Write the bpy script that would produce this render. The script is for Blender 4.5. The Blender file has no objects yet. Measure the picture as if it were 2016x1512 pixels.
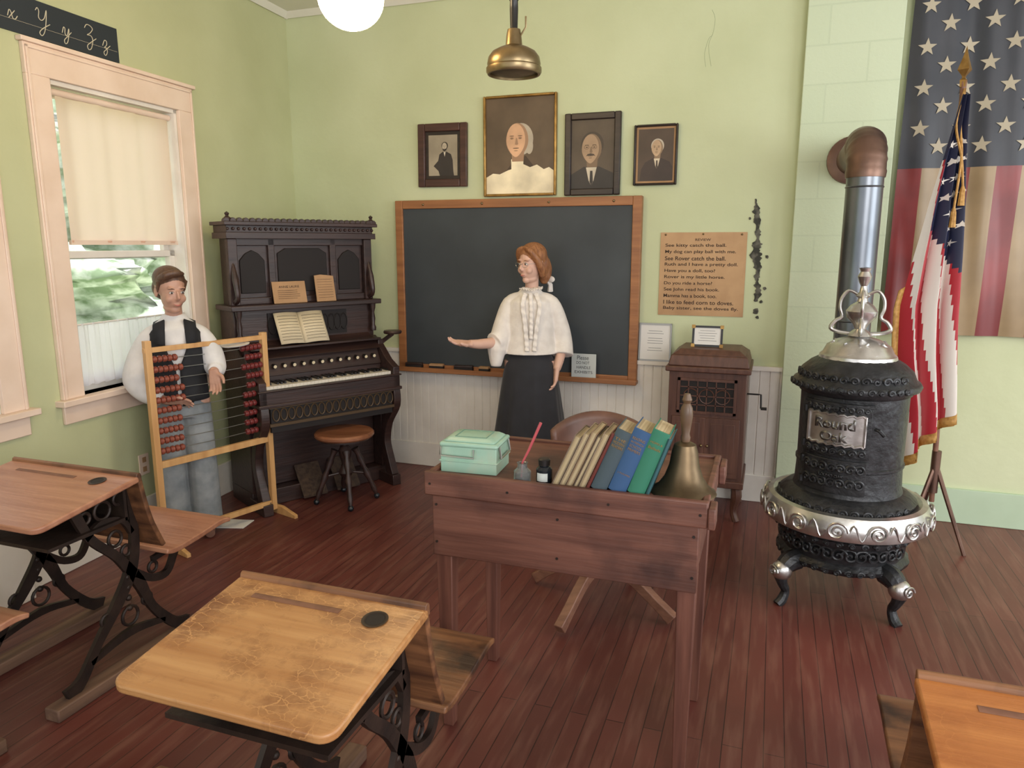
import bpy, bmesh, math, random
from mathutils import Vector, Matrix
random.seed(7)
S=bpy.context.scene
COL=S.collection
pi=math.pi; sin=math.sin; cos=math.cos; rad=math.radians
def C(r,g,b):
    f=lambda c:(c/255/12.92) if c/255<=.04045 else ((c/255+.055)/1.055)**2.4
    return (f(r),f(g),f(b),1)
# ---------------- materials ----------------
def M(name,c1,c2=None,scale=8,st=(1,1,1),rough=.5,metal=0,bump=0,bs=None,emit=0,ecol=None,lo=.35,hi=.65,spec=.5,detail=5,trans=0,sheen=0,c3=None,s3=3):
    m=bpy.data.materials.new(name);m.use_nodes=True
    N=m.node_tree.nodes;L=m.node_tree.links;P=N['Principled BSDF']
    P.inputs['Roughness'].default_value=rough;P.inputs['Metallic'].default_value=metal
    P.inputs['Specular IOR Level'].default_value=spec
    P.inputs['Base Color'].default_value=c1
    if sheen: P.inputs['Sheen Weight'].default_value=sheen
    tc=N.new('ShaderNodeTexCoord');mp=N.new('ShaderNodeMapping');mp.inputs['Scale'].default_value=st
    L.new(tc.outputs['Object'],mp.inputs['Vector'])
    if c2 is not None:
        n=N.new('ShaderNodeTexNoise');n.inputs['Scale'].default_value=scale;n.inputs['Detail'].default_value=detail
        L.new(mp.outputs[0],n.inputs['Vector'])
        r=N.new('ShaderNodeValToRGB');r.color_ramp.elements[0].position=lo;r.color_ramp.elements[1].position=hi
        r.color_ramp.elements[0].color=c1;r.color_ramp.elements[1].color=c2
        L.new(n.outputs['Fac'],r.inputs['Fac'])
        out=r.outputs[0]
        if c3 is not None:
            n3=N.new('ShaderNodeTexNoise');n3.inputs['Scale'].default_value=s3;n3.inputs['Detail'].default_value=8
            L.new(tc.outputs['Object'],n3.inputs['Vector'])
            r3=N.new('ShaderNodeValToRGB');r3.color_ramp.elements[0].position=.5;r3.color_ramp.elements[1].position=.68
            mx=N.new('ShaderNodeMix');mx.data_type='RGBA'
            L.new(n3.outputs['Fac'],r3.inputs['Fac']);L.new(r3.outputs[0],mx.inputs[0])
            L.new(out,mx.inputs[6]);mx.inputs[7].default_value=c3
            out=mx.outputs[2]
        L.new(out,P.inputs['Base Color'])
    if bump:
        n2=N.new('ShaderNodeTexNoise');n2.inputs['Scale'].default_value=bs or scale*3;n2.inputs['Detail'].default_value=6
        L.new(mp.outputs[0],n2.inputs['Vector'])
        b=N.new('ShaderNodeBump');b.inputs['Strength'].default_value=bump;b.inputs['Distance'].default_value=.01
        L.new(n2.outputs['Fac'],b.inputs['Height']);L.new(b.outputs[0],P.inputs['Normal'])
    if emit:
        P.inputs['Emission Color'].default_value=ecol or c1;P.inputs['Emission Strength'].default_value=emit
    if trans:
        t=N.new('ShaderNodeBsdfTranslucent');t.inputs['Color'].default_value=c1
        ms=N.new('ShaderNodeMixShader');ms.inputs[0].default_value=trans
        L.new(P.outputs[0],ms.inputs[1]);L.new(t.outputs[0],ms.inputs[2])
        L.new(ms.outputs[0],N['Material Output'].inputs['Surface'])
    return m
def wood(name,a,b,st=(1,14,14),rough=.45,c3=None,s3=3,scale=2.2,bump=.15): return M(name,a,b,scale=scale,st=st,rough=rough,bump=bump,bs=6,c3=c3,s3=s3,lo=.3,hi=.7)
def mk_crazed(name,a,b,dark,light,rough=.33,lo=.46,hi=.62,amt=.85):
    m=wood(name,a,b,rough=rough)
    N=m.node_tree.nodes;L=m.node_tree.links;P=N['Principled BSDF']
    src=P.inputs['Base Color'].links[0].from_socket
    tc=N.new('ShaderNodeTexCoord')
    n=N.new('ShaderNodeTexNoise');n.inputs['Scale'].default_value=4;n.inputs['Detail'].default_value=10;n.inputs['Roughness'].default_value=.68;L.new(tc.outputs['Object'],n.inputs['Vector'])
    r=N.new('ShaderNodeValToRGB');r.color_ramp.elements[0].position=lo;r.color_ramp.elements[1].position=hi;L.new(n.outputs['Fac'],r.inputs['Fac'])
    mp=N.new('ShaderNodeMapping');mp.inputs['Scale'].default_value=(1,1.9,1);L.new(tc.outputs['Object'],mp.inputs['Vector'])
    n4=N.new('ShaderNodeTexNoise');n4.inputs['Scale'].default_value=14;n4.inputs['Detail'].default_value=6;L.new(tc.outputs['Object'],n4.inputs['Vector'])
    mxv=N.new('ShaderNodeMix');mxv.data_type='VECTOR';mxv.inputs[0].default_value=.09;L.new(mp.outputs[0],mxv.inputs[4]);L.new(n4.outputs['Color'],mxv.inputs[5])
    v=N.new('ShaderNodeTexVoronoi');v.feature='DISTANCE_TO_EDGE';v.inputs['Scale'].default_value=26;L.new(mxv.outputs[1],v.inputs['Vector'])
    rv=N.new('ShaderNodeValToRGB');rv.color_ramp.elements[0].position=.012;rv.color_ramp.elements[1].position=.035;rv.color_ramp.elements[0].color=light;rv.color_ramp.elements[1].color=dark;L.new(v.outputs['Distance'],rv.inputs['Fac'])
    mf=N.new('ShaderNodeMath');mf.operation='MULTIPLY';mf.inputs[1].default_value=amt;L.new(r.outputs[0],mf.inputs[0])
    mx=N.new('ShaderNodeMix');mx.data_type='RGBA';L.new(mf.outputs[0],mx.inputs[0]);L.new(src,mx.inputs[6]);L.new(rv.outputs[0],mx.inputs[7]);L.new(mx.outputs[2],P.inputs['Base Color'])
    return m
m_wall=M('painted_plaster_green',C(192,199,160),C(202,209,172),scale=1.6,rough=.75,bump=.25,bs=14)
m_wall_l=M('painted_plaster_warm_lit',C(182,186,144),C(194,198,157),scale=1.6,rough=.75,bump=.25,bs=14)  # green wall paint yellowed, the globe's warm light put into its colour
m_ceil=M('ceiling_paint',C(225,222,210),C(232,230,220),scale=2,rough=.8)
m_white=M('white_paint',C(222,216,206),C(234,229,220),scale=5,rough=.5)
m_trimpink=M('cream_trim_paint',C(226,202,182),C(236,214,196),scale=5,rough=.5)
m_greenbase=M('green_base_paint',C(176,196,168),C(184,204,177),scale=4,rough=.6)
def mk_floor():
    m=M('worn_red_floorboards',C(95,40,32),rough=.4)
    N=m.node_tree.nodes;L=m.node_tree.links;P=N['Principled BSDF']
    tc=N.new('ShaderNodeTexCoord');mp=N.new('ShaderNodeMapping');mp.inputs['Rotation'].default_value=(0,0,pi/2)
    L.new(tc.outputs['Object'],mp.inputs['Vector'])
    br=N.new('ShaderNodeTexBrick');br.inputs['Scale'].default_value=1;br.inputs['Brick Width'].default_value=2.4;br.inputs['Row Height'].default_value=.062
    br.inputs['Mortar Size'].default_value=.0018;br.inputs['Color1'].default_value=C(114,62,54);br.inputs['Color2'].default_value=C(99,51,45);br.inputs['Mortar'].default_value=C(54,29,26)
    br.inputs['Mortar Smooth'].default_value=.3
    L.new(mp.outputs[0],br.inputs['Vector'])
    mp2=N.new('ShaderNodeMapping');mp2.inputs['Scale'].default_value=(14,1.4,1);L.new(tc.outputs['Object'],mp2.inputs['Vector'])
    n=N.new('ShaderNodeTexNoise');n.inputs['Scale'].default_value=2.5;n.inputs['Detail'].default_value=9;L.new(mp2.outputs[0],n.inputs['Vector'])
    r=N.new('ShaderNodeValToRGB');r.color_ramp.elements[0].position=.48;r.color_ramp.elements[1].position=.9
    L.new(n.outputs['Fac'],r.inputs['Fac'])
    mx=N.new('ShaderNodeMix');mx.data_type='RGBA';L.new(r.outputs[0],mx.inputs[0]);L.new(br.outputs['Color'],mx.inputs[6]);mx.inputs[7].default_value=C(142,98,84)
    n2=N.new('ShaderNodeTexNoise');n2.inputs['Scale'].default_value=1.1;n2.inputs['Detail'].default_value=4;L.new(tc.outputs['Object'],n2.inputs['Vector'])
    r2=N.new('ShaderNodeValToRGB');r2.color_ramp.elements[0].position=.3;r2.color_ramp.elements[1].position=.65
    L.new(n2.outputs['Fac'],r2.inputs['Fac'])
    mx2=N.new('ShaderNodeMix');mx2.data_type='RGBA';mx2.blend_type='MULTIPLY';mx2.inputs[0].default_value=.35
    L.new(mx.outputs[2],mx2.inputs[6]);L.new(r2.outputs[0],mx2.inputs[7])
    L.new(mx2.outputs[2],P.inputs['Base Color'])
    b=N.new('ShaderNodeBump');b.inputs['Strength'].default_value=.35;b.inputs['Distance'].default_value=.004
    L.new(br.outputs['Fac'],b.inputs['Height']);b.invert=True;L.new(b.outputs[0],P.inputs['Normal'])
    return m
m_floor=mk_floor()
def mk_block():
    m=M('painted_cinder_block',C(190,208,172),rough=.7)
    N=m.node_tree.nodes;L=m.node_tree.links;P=N['Principled BSDF']
    tc=N.new('ShaderNodeTexCoord');mp=N.new('ShaderNodeMapping');mp.inputs['Rotation'].default_value=(pi/2,0,0)
    L.new(tc.outputs['Object'],mp.inputs['Vector'])
    br=N.new('ShaderNodeTexBrick');br.inputs['Scale'].default_value=1;br.inputs['Brick Width'].default_value=.4;br.inputs['Row Height'].default_value=.2
    br.inputs['Mortar Size'].default_value=.005;br.inputs['Color1'].default_value=C(200,211,182);br.inputs['Color2'].default_value=C(197,209,179);br.inputs['Mortar'].default_value=C(192,204,175)
    L.new(mp.outputs[0],br.inputs['Vector']);L.new(br.outputs['Color'],P.inputs['Base Color'])
    n=N.new('ShaderNodeTexNoise');n.inputs['Scale'].default_value=60;L.new(tc.outputs['Object'],n.inputs['Vector'])
    b0=N.new('ShaderNodeBump');b0.inputs['Strength'].default_value=.3;b0.inputs['Distance'].default_value=.004;L.new(n.outputs['Fac'],b0.inputs['Height'])
    b=N.new('ShaderNodeBump');b.invert=True;b.inputs['Strength'].default_value=.3;b.inputs['Distance'].default_value=.005
    L.new(br.outputs['Fac'],b.inputs['Height']);L.new(b0.outputs[0],b.inputs['Normal']);L.new(b.outputs[0],P.inputs['Normal'])
    return m
m_block=mk_block()
m_dark=wood('dark_walnut',C(40,27,25),C(62,42,37),rough=.4)
m_darker=M('dark_recess',C(24,17,16),rough=.7)
m_tdesk=wood('reddish_desk_wood',C(82,48,39),C(122,80,66),rough=.5,c3=C(66,40,34),s3=4)
m_tdeskv=wood('reddish_leg_wood',C(82,47,38),C(118,75,61),st=(14,14,1),rough=.5)
m_desktop=mk_crazed('worn_honey_varnish',C(164,112,66),C(192,144,94),C(112,66,38),C(196,146,94))
m_desktop2=mk_crazed('worn_red_varnish',C(152,100,76),C(180,130,102),C(134,84,62),C(174,126,98),lo=.52,hi=.7,amt=.5)
m_desktop3=mk_crazed('orange_varnish',C(158,94,46),C(180,116,62),C(128,72,36),C(178,118,66),lo=.52,hi=.7,amt=.5)
m_deskedge=wood('worn_edge_wood',C(90,58,40),C(142,98,66),rough=.5,c3=C(56,35,26),s3=7)
m_seatw=wood('dark_worn_seat_wood',C(78,49,34),C(138,94,62),rough=.45,c3=C(48,31,24),s3=8)
m_iron=M('brown_cast_iron',C(36,28,25),C(56,42,35),scale=12,rough=.5,metal=.3,bump=.2)
m_runner=wood('worn_runner_wood',C(90,66,54),C(130,100,80),st=(14,1,14),rough=.7)
m_boardframe=wood('oak_board_frame',C(136,88,54),C(166,112,70),rough=.45)
m_slate=M('slate_chalkboard',C(50,55,59),C(68,74,78),scale=2.2,rough=.6,lo=.3,hi=.8,detail=8)
m_pine=wood('golden_pine',C(190,142,90),C(214,170,114),st=(10,10,1),rough=.4)
m_bead=M('red_brown_bead',C(112,52,42),C(142,76,58),scale=30,rough=.35)
m_bead2=M('dark_red_bead',C(98,36,36),C(120,48,46),scale=30,rough=.35)
m_wire=M('steel_wire',C(170,170,165),rough=.3,metal=.9)
m_black=M('black_cast_iron',C(36,37,39),C(54,55,58),scale=20,rough=.38,metal=.4,bump=.5,bs=34)
m_nickel=M('nickel_plate',C(214,212,209),C(184,182,180),scale=16,rough=.28,metal=.95,bump=.15,bs=20)
m_pipe=M('blued_steel_pipe',C(128,132,138),C(94,99,106),scale=3,st=(1,1,.5),rough=.3,metal=.9)
m_elbow=M('rusty_elbow_steel',C(96,74,65),C(126,99,86),scale=8,rough=.4,metal=.75)
m_brass=M('aged_brass',C(152,134,102),C(120,102,72),scale=9,rough=.34,metal=.9)
m_brassdark=M('tarnished_bell_bronze',C(118,100,76),C(82,68,50),scale=9,rough=.42,metal=.85)
m_glow=M('lit_opal_glass',C(255,236,200),emit=42,ecol=C(255,222,170),rough=.3)
m_blackp=M('black_lacquer',C(28,26,26),rough=.35)
m_gold=M('gilt_frame',C(176,140,80),C(140,106,56),scale=20,rough=.38,metal=.7)
m_gframe=wood('dark_frame_wood',C(58,36,31),C(84,54,45),rough=.4)
m_bframe=wood('near_black_frame',C(34,27,24),C(52,40,34),rough=.4)
m_paper=M('old_cream_paper',C(208,192,160),C(220,206,174),scale=6,rough=.8)
m_chart=M('tan_chart_card',C(182,146,108),C(194,158,119),scale=5,rough=.8,c3=C(168,132,97),s3=3)
m_tan=M('brown_card',C(162,126,90),C(178,141,103),scale=6,rough=.8)
m_inkt=M('dark_print',C(56,40,33),rough=.8)
m_wpaper=M('white_paper',C(222,220,216),rough=.7)
m_signw=M('pale_sign_card',C(196,201,198),rough=.6)
m_inkb=M('black_print',C(44,46,48),rough=.7)
m_inkg=M('grey_print',C(120,122,124),rough=.7)
m_silver=M('silver_frame',C(150,148,144),rough=.35,metal=.7)
m_chalk=M('chalk_line',C(206,198,172),rough=.9)
m_strip=M('blackboard_strip',C(38,46,53),rough=.7)
m_shade=M('cream_window_shade',C(246,224,208),C(250,230,216),scale=3,rough=.9,trans=.68)
m_sheer=M('white_lace_curtain',C(240,238,242),rough=.9,trans=.62)
m_skin=M('mannequin_skin',C(214,174,154),C(207,164,144),scale=10,rough=.5)
m_skinb=M('mannequin_tan_skin',C(190,148,128),C(180,137,117),scale=10,rough=.45)
m_blouse=M('ivory_blouse_cloth',C(220,212,204),C(232,225,217),scale=20,rough=.85,bump=.3,bs=30,sheen=.2)
m_shirt=M('off_white_shirt',C(210,208,207),C(224,222,221),scale=12,rough=.85,bump=.3,bs=18)
m_skirt=M('black_skirt_cloth',C(30,30,35),C(37,37,43),scale=14,rough=.8,sheen=.2)
m_vest=M('black_vest_cloth',C(27,28,32),C(34,35,39),scale=20,rough=.85)
m_jeans=M('pale_denim',C(114,120,124),C(146,150,152),scale=10,rough=.9,bump=.2)
m_redhair=M('auburn_hair',C(128,82,52),C(166,114,74),scale=6,st=(18,18,1.5),rough=.45,bump=.4,bs=12)
m_brhair=M('brown_hair',C(76,54,42),C(102,75,57),scale=6,st=(14,14,2),rough=.4,bump=.4,bs=12)
m_eyew=M('eye_white',C(222,216,208),rough=.2)
m_eyed=M('eye_iris',C(56,46,42),rough=.2)
m_lips=M('painted_lips',C(178,108,98),rough=.4)
m_mint=M('mint_enamel',C(146,180,162),C(158,192,173),scale=10,rough=.38,c3=C(168,186,166),s3=12)
m_mintd=M('mint_enamel_dark',C(104,136,120),rough=.5)  # darker mint for the ridge on the box lid
m_leather=M('brown_leather',C(92,63,52),C(112,79,66),scale=12,rough=.45)
m_stooltop=wood('stool_top_wood',C(114,70,48),C(152,101,72),rough=.33)
m_chairw=wood('chair_brown_wood',C(88,55,43),C(116,78,60),rough=.4)
m_chairleg=wood('chair_leg_wood',C(108,72,57),C(138,97,76),rough=.5)
m_vic=wood('mahogany_cabinet',C(74,47,39),C(102,68,55),st=(14,14,1.5),rough=.42)
m_red=M('flag_red',C(132,42,40),C(112,33,33),scale=5,rough=.36,sheen=.1)
m_redn=M('bright_flag_red',C(166,30,43),rough=.5,sheen=.2)
m_cream=M('flag_aged_cream',C(156,133,98),C(136,114,82),scale=4,rough=.38)
m_whiten=M('flag_white',C(214,206,197),rough=.55)
m_blue=M('flag_faded_navy',C(42,46,54),C(54,56,63),scale=4,rough=.45)
m_bluen=M('flag_navy',C(30,34,62),rough=.55)
m_star=M('flag_star_tan',C(172,162,140),rough=.6)
m_fringe=M('gold_fringe',C(190,146,78),C(156,112,50),scale=60,rough=.6)
m_glassj=M('clear_jar_glass',C(200,205,205),rough=.08);m_glassj.node_tree.nodes['Principled BSDF'].inputs['Transmission Weight'].default_value=.85
m_ink=M('dark_ink_bottle',C(26,32,38),rough=.15)
m_key=M('ivory_key',C(218,210,194),rough=.3)
m_grass=M('lawn',C(176,190,130),C(200,210,160),scale=6,rough=.9)
m_leaf=M('foliage',C(140,160,128),C(232,238,228),scale=3.5,rough=.9,bump=.5,lo=.38,hi=.6,emit=0)
m_book=[M('book_cloth_%d'%i,c,None,rough=.6) for i,c in enumerate([C(116,100,84),C(144,126,104),C(92,77,64),C(132,108,84),C(106,50,44),C(66,80,88),C(50,84,126),C(48,118,94),C(48,88,94)])]
m_pages=M('book_pages',C(194,176,142),C(162,142,108),scale=3,st=(60,1,1),rough=.8)
def mk_glass():
    m=bpy.data.materials.new('window_glass');m.use_nodes=True;N=m.node_tree.nodes;L=m.node_tree.links
    t=N.new('ShaderNodeBsdfTransparent');g=N.new('ShaderNodeBsdfGlossy');g.inputs['Roughness'].default_value=.05
    x=N.new('ShaderNodeMixShader');x.inputs[0].default_value=.06
    L.new(t.outputs[0],x.inputs[1]);L.new(g.outputs[0],x.inputs[2]);L.new(x.outputs[0],N['Material Output'].inputs['Surface']);return m
m_wglass=mk_glass()
# ---------------- mesh builder ----------------
def cr(P,n=6):
    P=[Vector(p) for p in P];o=[]
    for i in range(len(P)-1):
        a=P[max(i-1,0)];b=P[i];c=P[i+1];d=P[min(i+2,len(P)-1)]
        for k in range(n):
            t=k/n;o.append(.5*((2*b)+(c-a)*t+(2*a-5*b+4*c-d)*t*t+(3*b-a-3*c+d)*t**3))
    o.append(P[-1]);return o
def RT(loc=(0,0,0),rx=0,ry=0,rz=0,sc=(1,1,1)):
    return Matrix.Translation(loc)@Matrix.Rotation(rad(rz),4,'Z')@Matrix.Rotation(rad(ry),4,'Y')@Matrix.Rotation(rad(rx),4,'X')@Matrix.Diagonal((*sc,1))
class MB:
    def __init__(s): s.v=[];s.f=[];s.m=[];s.T=None;s.cut=[]
    def add(s,vs,fs,m=0,T=None):
        s.cut.append((len(s.v),len(s.f)))
        o=len(s.v)
        for v in vs:
            v=Vector(v)
            if T is not None: v=T@v
            if s.T is not None: v=s.T@v
            s.v.append(v)
        for k,f in enumerate(fs): s.f.append([i+o for i in f]);s.m.append(m[k] if isinstance(m,list) else m)
        return s
    def each(s,name,mats,parent,**kw):
        c=s.cut+[(len(s.v),len(s.f))];out=[]
        for (a,b),(a2,b2) in zip(c,c[1:]):
            q=MB();q.v=s.v[a:a2];q.f=[[i-a for i in f] for f in s.f[b:b2]];q.m=s.m[b:b2];out.append(q.obj(name,mats,parent,**kw))
        return out
    def box(s,a,b,m=0,T=None):
        x0,y0,z0=a;x1,y1,z1=b
        return s.add([(x0,y0,z0),(x1,y0,z0),(x1,y1,z0),(x0,y1,z0),(x0,y0,z1),(x1,y0,z1),(x1,y1,z1),(x0,y1,z1)],[(0,3,2,1),(4,5,6,7),(0,1,5,4),(1,2,6,5),(2,3,7,6),(3,0,4,7)],m,T)
    def frus(s,c0,w0,d0,c1,w1,d1,m=0,T=None):
        vs=[]
        for (x,y,z),w,d in ((c0,w0,d0),(c1,w1,d1)):
            vs+=[(x-w/2,y-d/2,z),(x+w/2,y-d/2,z),(x+w/2,y+d/2,z),(x-w/2,y+d/2,z)]
        return s.add(vs,[(0,3,2,1),(4,5,6,7),(0,1,5,4),(1,2,6,5),(2,3,7,6),(3,0,4,7)],m,T)
    def lathe(s,prof,n=32,c=(0,0,0),m=0,T=None,fn=None):
        vs=[];R=[]
        for r,z in prof:
            if r<1e-6: R.append([len(vs)]);vs.append((c[0],c[1],c[2]+z))
            else:
                R.append(list(range(len(vs),len(vs)+n)))
                for i in range(n):
                    a=2*pi*i/n;q=r*(fn(a,z) if fn else 1);vs.append((c[0]+q*cos(a),c[1]+q*sin(a),c[2]+z))
        fs=[]
        for A,B in zip(R,R[1:]):
            for i in range(n):
                j=(i+1)%n
                if len(A)==1 and len(B)==1: continue
                if len(A)==1: fs.append((A[0],B[j],B[i]))
                elif len(B)==1: fs.append((A[i],A[j],B[0]))
                else: fs.append((A[i],A[j],B[j],B[i]))
        return s.add(vs,fs,m,T)
    def tube(s,pts,r,n=8,m=0,T=None,cap=True,sx=1,sy=1,up=None):
        P=[Vector(p) for p in pts]
        if not isinstance(r,(list,tuple)): r=[r]*len(P)
        if len(r)!=len(P):
            q=[]
            for i in range(len(P)):
                u=i*(len(r)-1)/(len(P)-1);k=min(int(u),len(r)-2);q.append(r[k]*(1-(u-k))+r[k+1]*(u-k))
            r=q
        vs=[];fs=[];u=None
        for i,p in enumerate(P):
            d=(P[min(i+1,len(P)-1)]-P[max(i-1,0)]).normalized()
            if u is None:
                u=Vector(up) if up else (Vector((0,0,1)) if abs(d.z)<.9 else Vector((1,0,0)))
            u=(u-d*u.dot(d)).normalized();w=d.cross(u)
            for k in range(n):
                a=2*pi*k/n;vs.append(p+u*cos(a)*r[i]*sx+w*sin(a)*r[i]*sy)
        for i in range(len(P)-1):
            for k in range(n):
                j=(k+1)%n;fs.append((i*n+k,i*n+j,(i+1)*n+j,(i+1)*n+k))
        if cap: fs.append(tuple(range(n-1,-1,-1)));o=(len(P)-1)*n;fs.append(tuple(range(o,o+n)))
        return s.add(vs,fs,m,T)
    def prism(s,poly,d0,d1,ax='z',m=0,T=None):
        f={'z':lambda p,q,d:(p,q,d),'y':lambda p,q,d:(p,d,q),'x':lambda p,q,d:(d,p,q)}[ax]
        n=len(poly);vs=[f(p,q,d0) for p,q in poly]+[f(p,q,d1) for p,q in poly]
        fs=[tuple(range(n)),tuple(range(2*n-1,n-1,-1))]+[(i,(i+1)%n,(i+1)%n+n,i+n) for i in range(n)]
        return s.add(vs,fs,m,T)
    def flat(s,poly,d,ax='y',m=0,T=None):
        f={'z':lambda p,q,d:(p,q,d),'y':lambda p,q,d:(p,d,q),'x':lambda p,q,d:(d,p,q)}[ax]
        return s.add([f(p,q,d) for p,q in poly],[tuple(range(len(poly)))],m,T)
    def ell(s,c,r,n=20,k=12,m=0,T=None):
        if not isinstance(r,(list,tuple)): r=(r,r,r)
        pr=[(sin(pi*i/k),-cos(pi*i/k)) for i in range(k+1)];pr[0]=(0,-1);pr[-1]=(0,1)
        TT=Matrix.Translation(c)@Matrix.Diagonal((*r,1))
        if T is not None: TT=T@TT
        return s.lathe(pr,n,m=m,T=TT)
    def ribbon(s,pts,w,x0,x1,m=0,T=None,n=5):
        P=cr([(0,a,b) for a,b in pts],n);N_=len(P)
        if not isinstance(w,(list,tuple)): w=[w,w]
        A=[];B=[]
        for i,p in enumerate(P):
            d=(P[min(i+1,N_-1)]-P[max(i-1,0)]).normalized();nn=Vector((0,-d.z,d.y))
            t=i/(N_-1)*(len(w)-1);k=min(int(t),len(w)-2);ww=w[k]*(1-(t-k))+w[k+1]*(t-k)
            A.append(p+nn*ww/2);B.append(p-nn*ww/2)
        vs=[];fs=[]
        for i in range(N_):
            for x,Q in ((x0,A),(x1,A),(x1,B),(x0,B)): vs.append((x,Q[i].y,Q[i].z))
        for i in range(N_-1):
            for k in range(4):
                j=(k+1)%4;fs.append((i*4+k,i*4+j,i*4+4+j,i*4+4+k))
        fs.append((3,2,1,0));o=(N_-1)*4;fs.append((o,o+1,o+2,o+3))
        return s.add(vs,fs,m,T)
    def obj(s,name,mats,parent=None,bevel=0,ang=35,remesh=0,smooth=0,label=None,sub=0,seg=2,solid=0):
        me=bpy.data.meshes.new(name);me.from_pydata([tuple(v) for v in s.v],[],s.f)
        if not isinstance(mats,(list,tuple)): mats=[mats]
        for a in mats: me.materials.append(a)
        me.polygons.foreach_set('material_index',s.m)
        bm=bmesh.new();bm.from_mesh(me);bmesh.ops.recalc_face_normals(bm,faces=bm.faces);bm.to_mesh(me);bm.free()
        me.polygons.foreach_set('use_smooth',[True]*len(me.polygons))
        try: me.set_sharp_from_angle(angle=rad(ang))
        except Exception: pass
        me.update()
        o=bpy.data.objects.new(name,me);COL.objects.link(o)
        if parent is not None: o.parent=parent
        if solid:
            k=o.modifiers.new('s','SOLIDIFY');k.thickness=solid;k.offset=0
        if remesh:
            k=o.modifiers.new('r','REMESH');k.mode='VOXEL';k.voxel_size=remesh;k.use_smooth_shade=True
            if smooth:
                k=o.modifiers.new('sm','SMOOTH');k.factor=.5;k.iterations=smooth
        if bevel:
            k=o.modifiers.new('b','BEVEL');k.width=bevel;k.segments=seg;k.limit_method='ANGLE';k.angle_limit=rad(40)
        if sub:
            k=o.modifiers.new('ss','SUBSURF');k.levels=sub;k.render_levels=sub
        if label: o['label']=label
        return o
def thing(name,label,cat,loc=(0,0,0),rz=0,group=None):
    o=bpy.data.objects.new(name,None);COL.objects.link(o);o.empty_display_size=.1
    o.location=loc;o.rotation_euler=(0,0,rad(rz));o['label']=label;o['category']=cat
    if group:o['group']=group
    return o
def top(o,label,cat,loc=None,rot=None,group=None):
    o['label']=label;o['category']=cat
    if loc: o.location=loc
    if rot: o.rotation_euler=[rad(a) for a in rot]
    if group:o['group']=group
    return o
def struct(o): o['kind']='structure';return o
def txt(body,w,h,parent,loc,rot,mat,name='lettering',bold=.0,sp=1.0,align='CENTER',ext=.0006):
    cu=bpy.data.curves.new('t','FONT');cu.body=body;cu.align_x=align;cu.space_line=sp;cu.offset=bold;cu.extrude=0
    ob=bpy.data.objects.new('t',cu);COL.objects.link(ob)
    bpy.context.view_layer.update()
    me=bpy.data.meshes.new_from_object(ob.evaluated_get(bpy.context.evaluated_depsgraph_get()))
    bpy.data.objects.remove(ob)
    xs=[v.co.x for v in me.vertices];ys=[v.co.y for v in me.vertices]
    cx=(min(xs)+max(xs))/2;cy=(min(ys)+max(ys))/2;sx=w/(max(xs)-min(xs));sy=h/(max(ys)-min(ys)) if h else sx
    for v in me.vertices: v.co=((v.co.x-cx)*sx,(v.co.y-cy)*sy,0)
    me.name=name;me.materials.clear();me.materials.append(mat)
    o=bpy.data.objects.new(name,me);COL.objects.link(o);o.parent=parent;o.location=loc;o.rotation_euler=[rad(a) for a in rot]
    return o
def starp(r,rot=0):
    return [((r if i%2==0 else r*.4)*sin(i*pi/5+rot),(r if i%2==0 else r*.4)*cos(i*pi/5+rot)) for i in range(10)]
# ================= ROOM =================
CEIL=3.10
o=MB().box((-3.6,0,0),(3.6,.12,CEIL)).obj('wall_back',m_wall);struct(o);wb=o
o=MB().box((.085,-.06,0),(.56,0,CEIL)).obj('wall_chimney',m_block,bevel=.004);struct(o)
o=MB().box((-4.0,-6.5,-.1),(3.6,.12,0)).obj('floor',m_floor);struct(o)
o=MB().box((-4.0,-6.5,CEIL),(3.6,.12,CEIL+.1)).obj('ceiling',m_ceil);struct(o)
# peeled plaster on back wall
mb=MB()
P_=cr([(-.125,0,1.81),(-.115,0,1.74),(-.105,0,1.66),(-.100,0,1.58),(-.105,0,1.50),(-.09,0,1.42),(-.09,0,1.34),(-.08,0,1.28),(-.09,0,1.22)],9)
n_=len(P_);L_=[];R_=[]
for i,p in enumerate(P_):
    e=sin(pi*(i+1)/(n_+1))**.5
    w=(.024+.010*sin(i*.21)+.006*sin(i*.9))*e
    if i<6: w=.007
    L_.append((p.x-w*random.uniform(.55,1.15),p.z));R_.append((p.x+w*random.uniform(.55,1.15),p.z+random.uniform(-.002,.002)))
mb.prism(L_+R_[::-1],-.004,0,'y')
for cx_,cz_,r_ in ((-.09,1.165,.018),(-.075,1.13,.011),(-.045,1.30,.012),(-.15,1.70,.008),(-.045,1.48,.010),(-.06,1.22,.009)):
    mb.prism([(cx_+r_*random.uniform(.5,1.2)*cos(k*pi/4),cz_+r_*random.uniform(.6,1.4)*sin(k*pi/4)) for k in range(8)],-.004,0,'y')
o=mb.obj('peeled_plaster',M('exposed_dark_plaster',C(58,58,52),C(104,102,92),scale=26,rough=.9,lo=.45,hi=.62),wb)
mb=MB()
for pp in ([(-.42,2.85),(-.40,2.8),(-.41,2.72),(-.43,2.7),(-.45,2.62),(-.44,2.55)],[(-.41,2.72),(-.43,2.66),(-.41,2.55)]):
    mb.tube([(p.x,-.0003,p.z) for p in cr([(a,0,b) for a,b in pp],3)],.0010,4)
mb.obj('plaster_crack',M('plaster_crack_line',C(160,172,140),rough=.9),wb)
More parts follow.
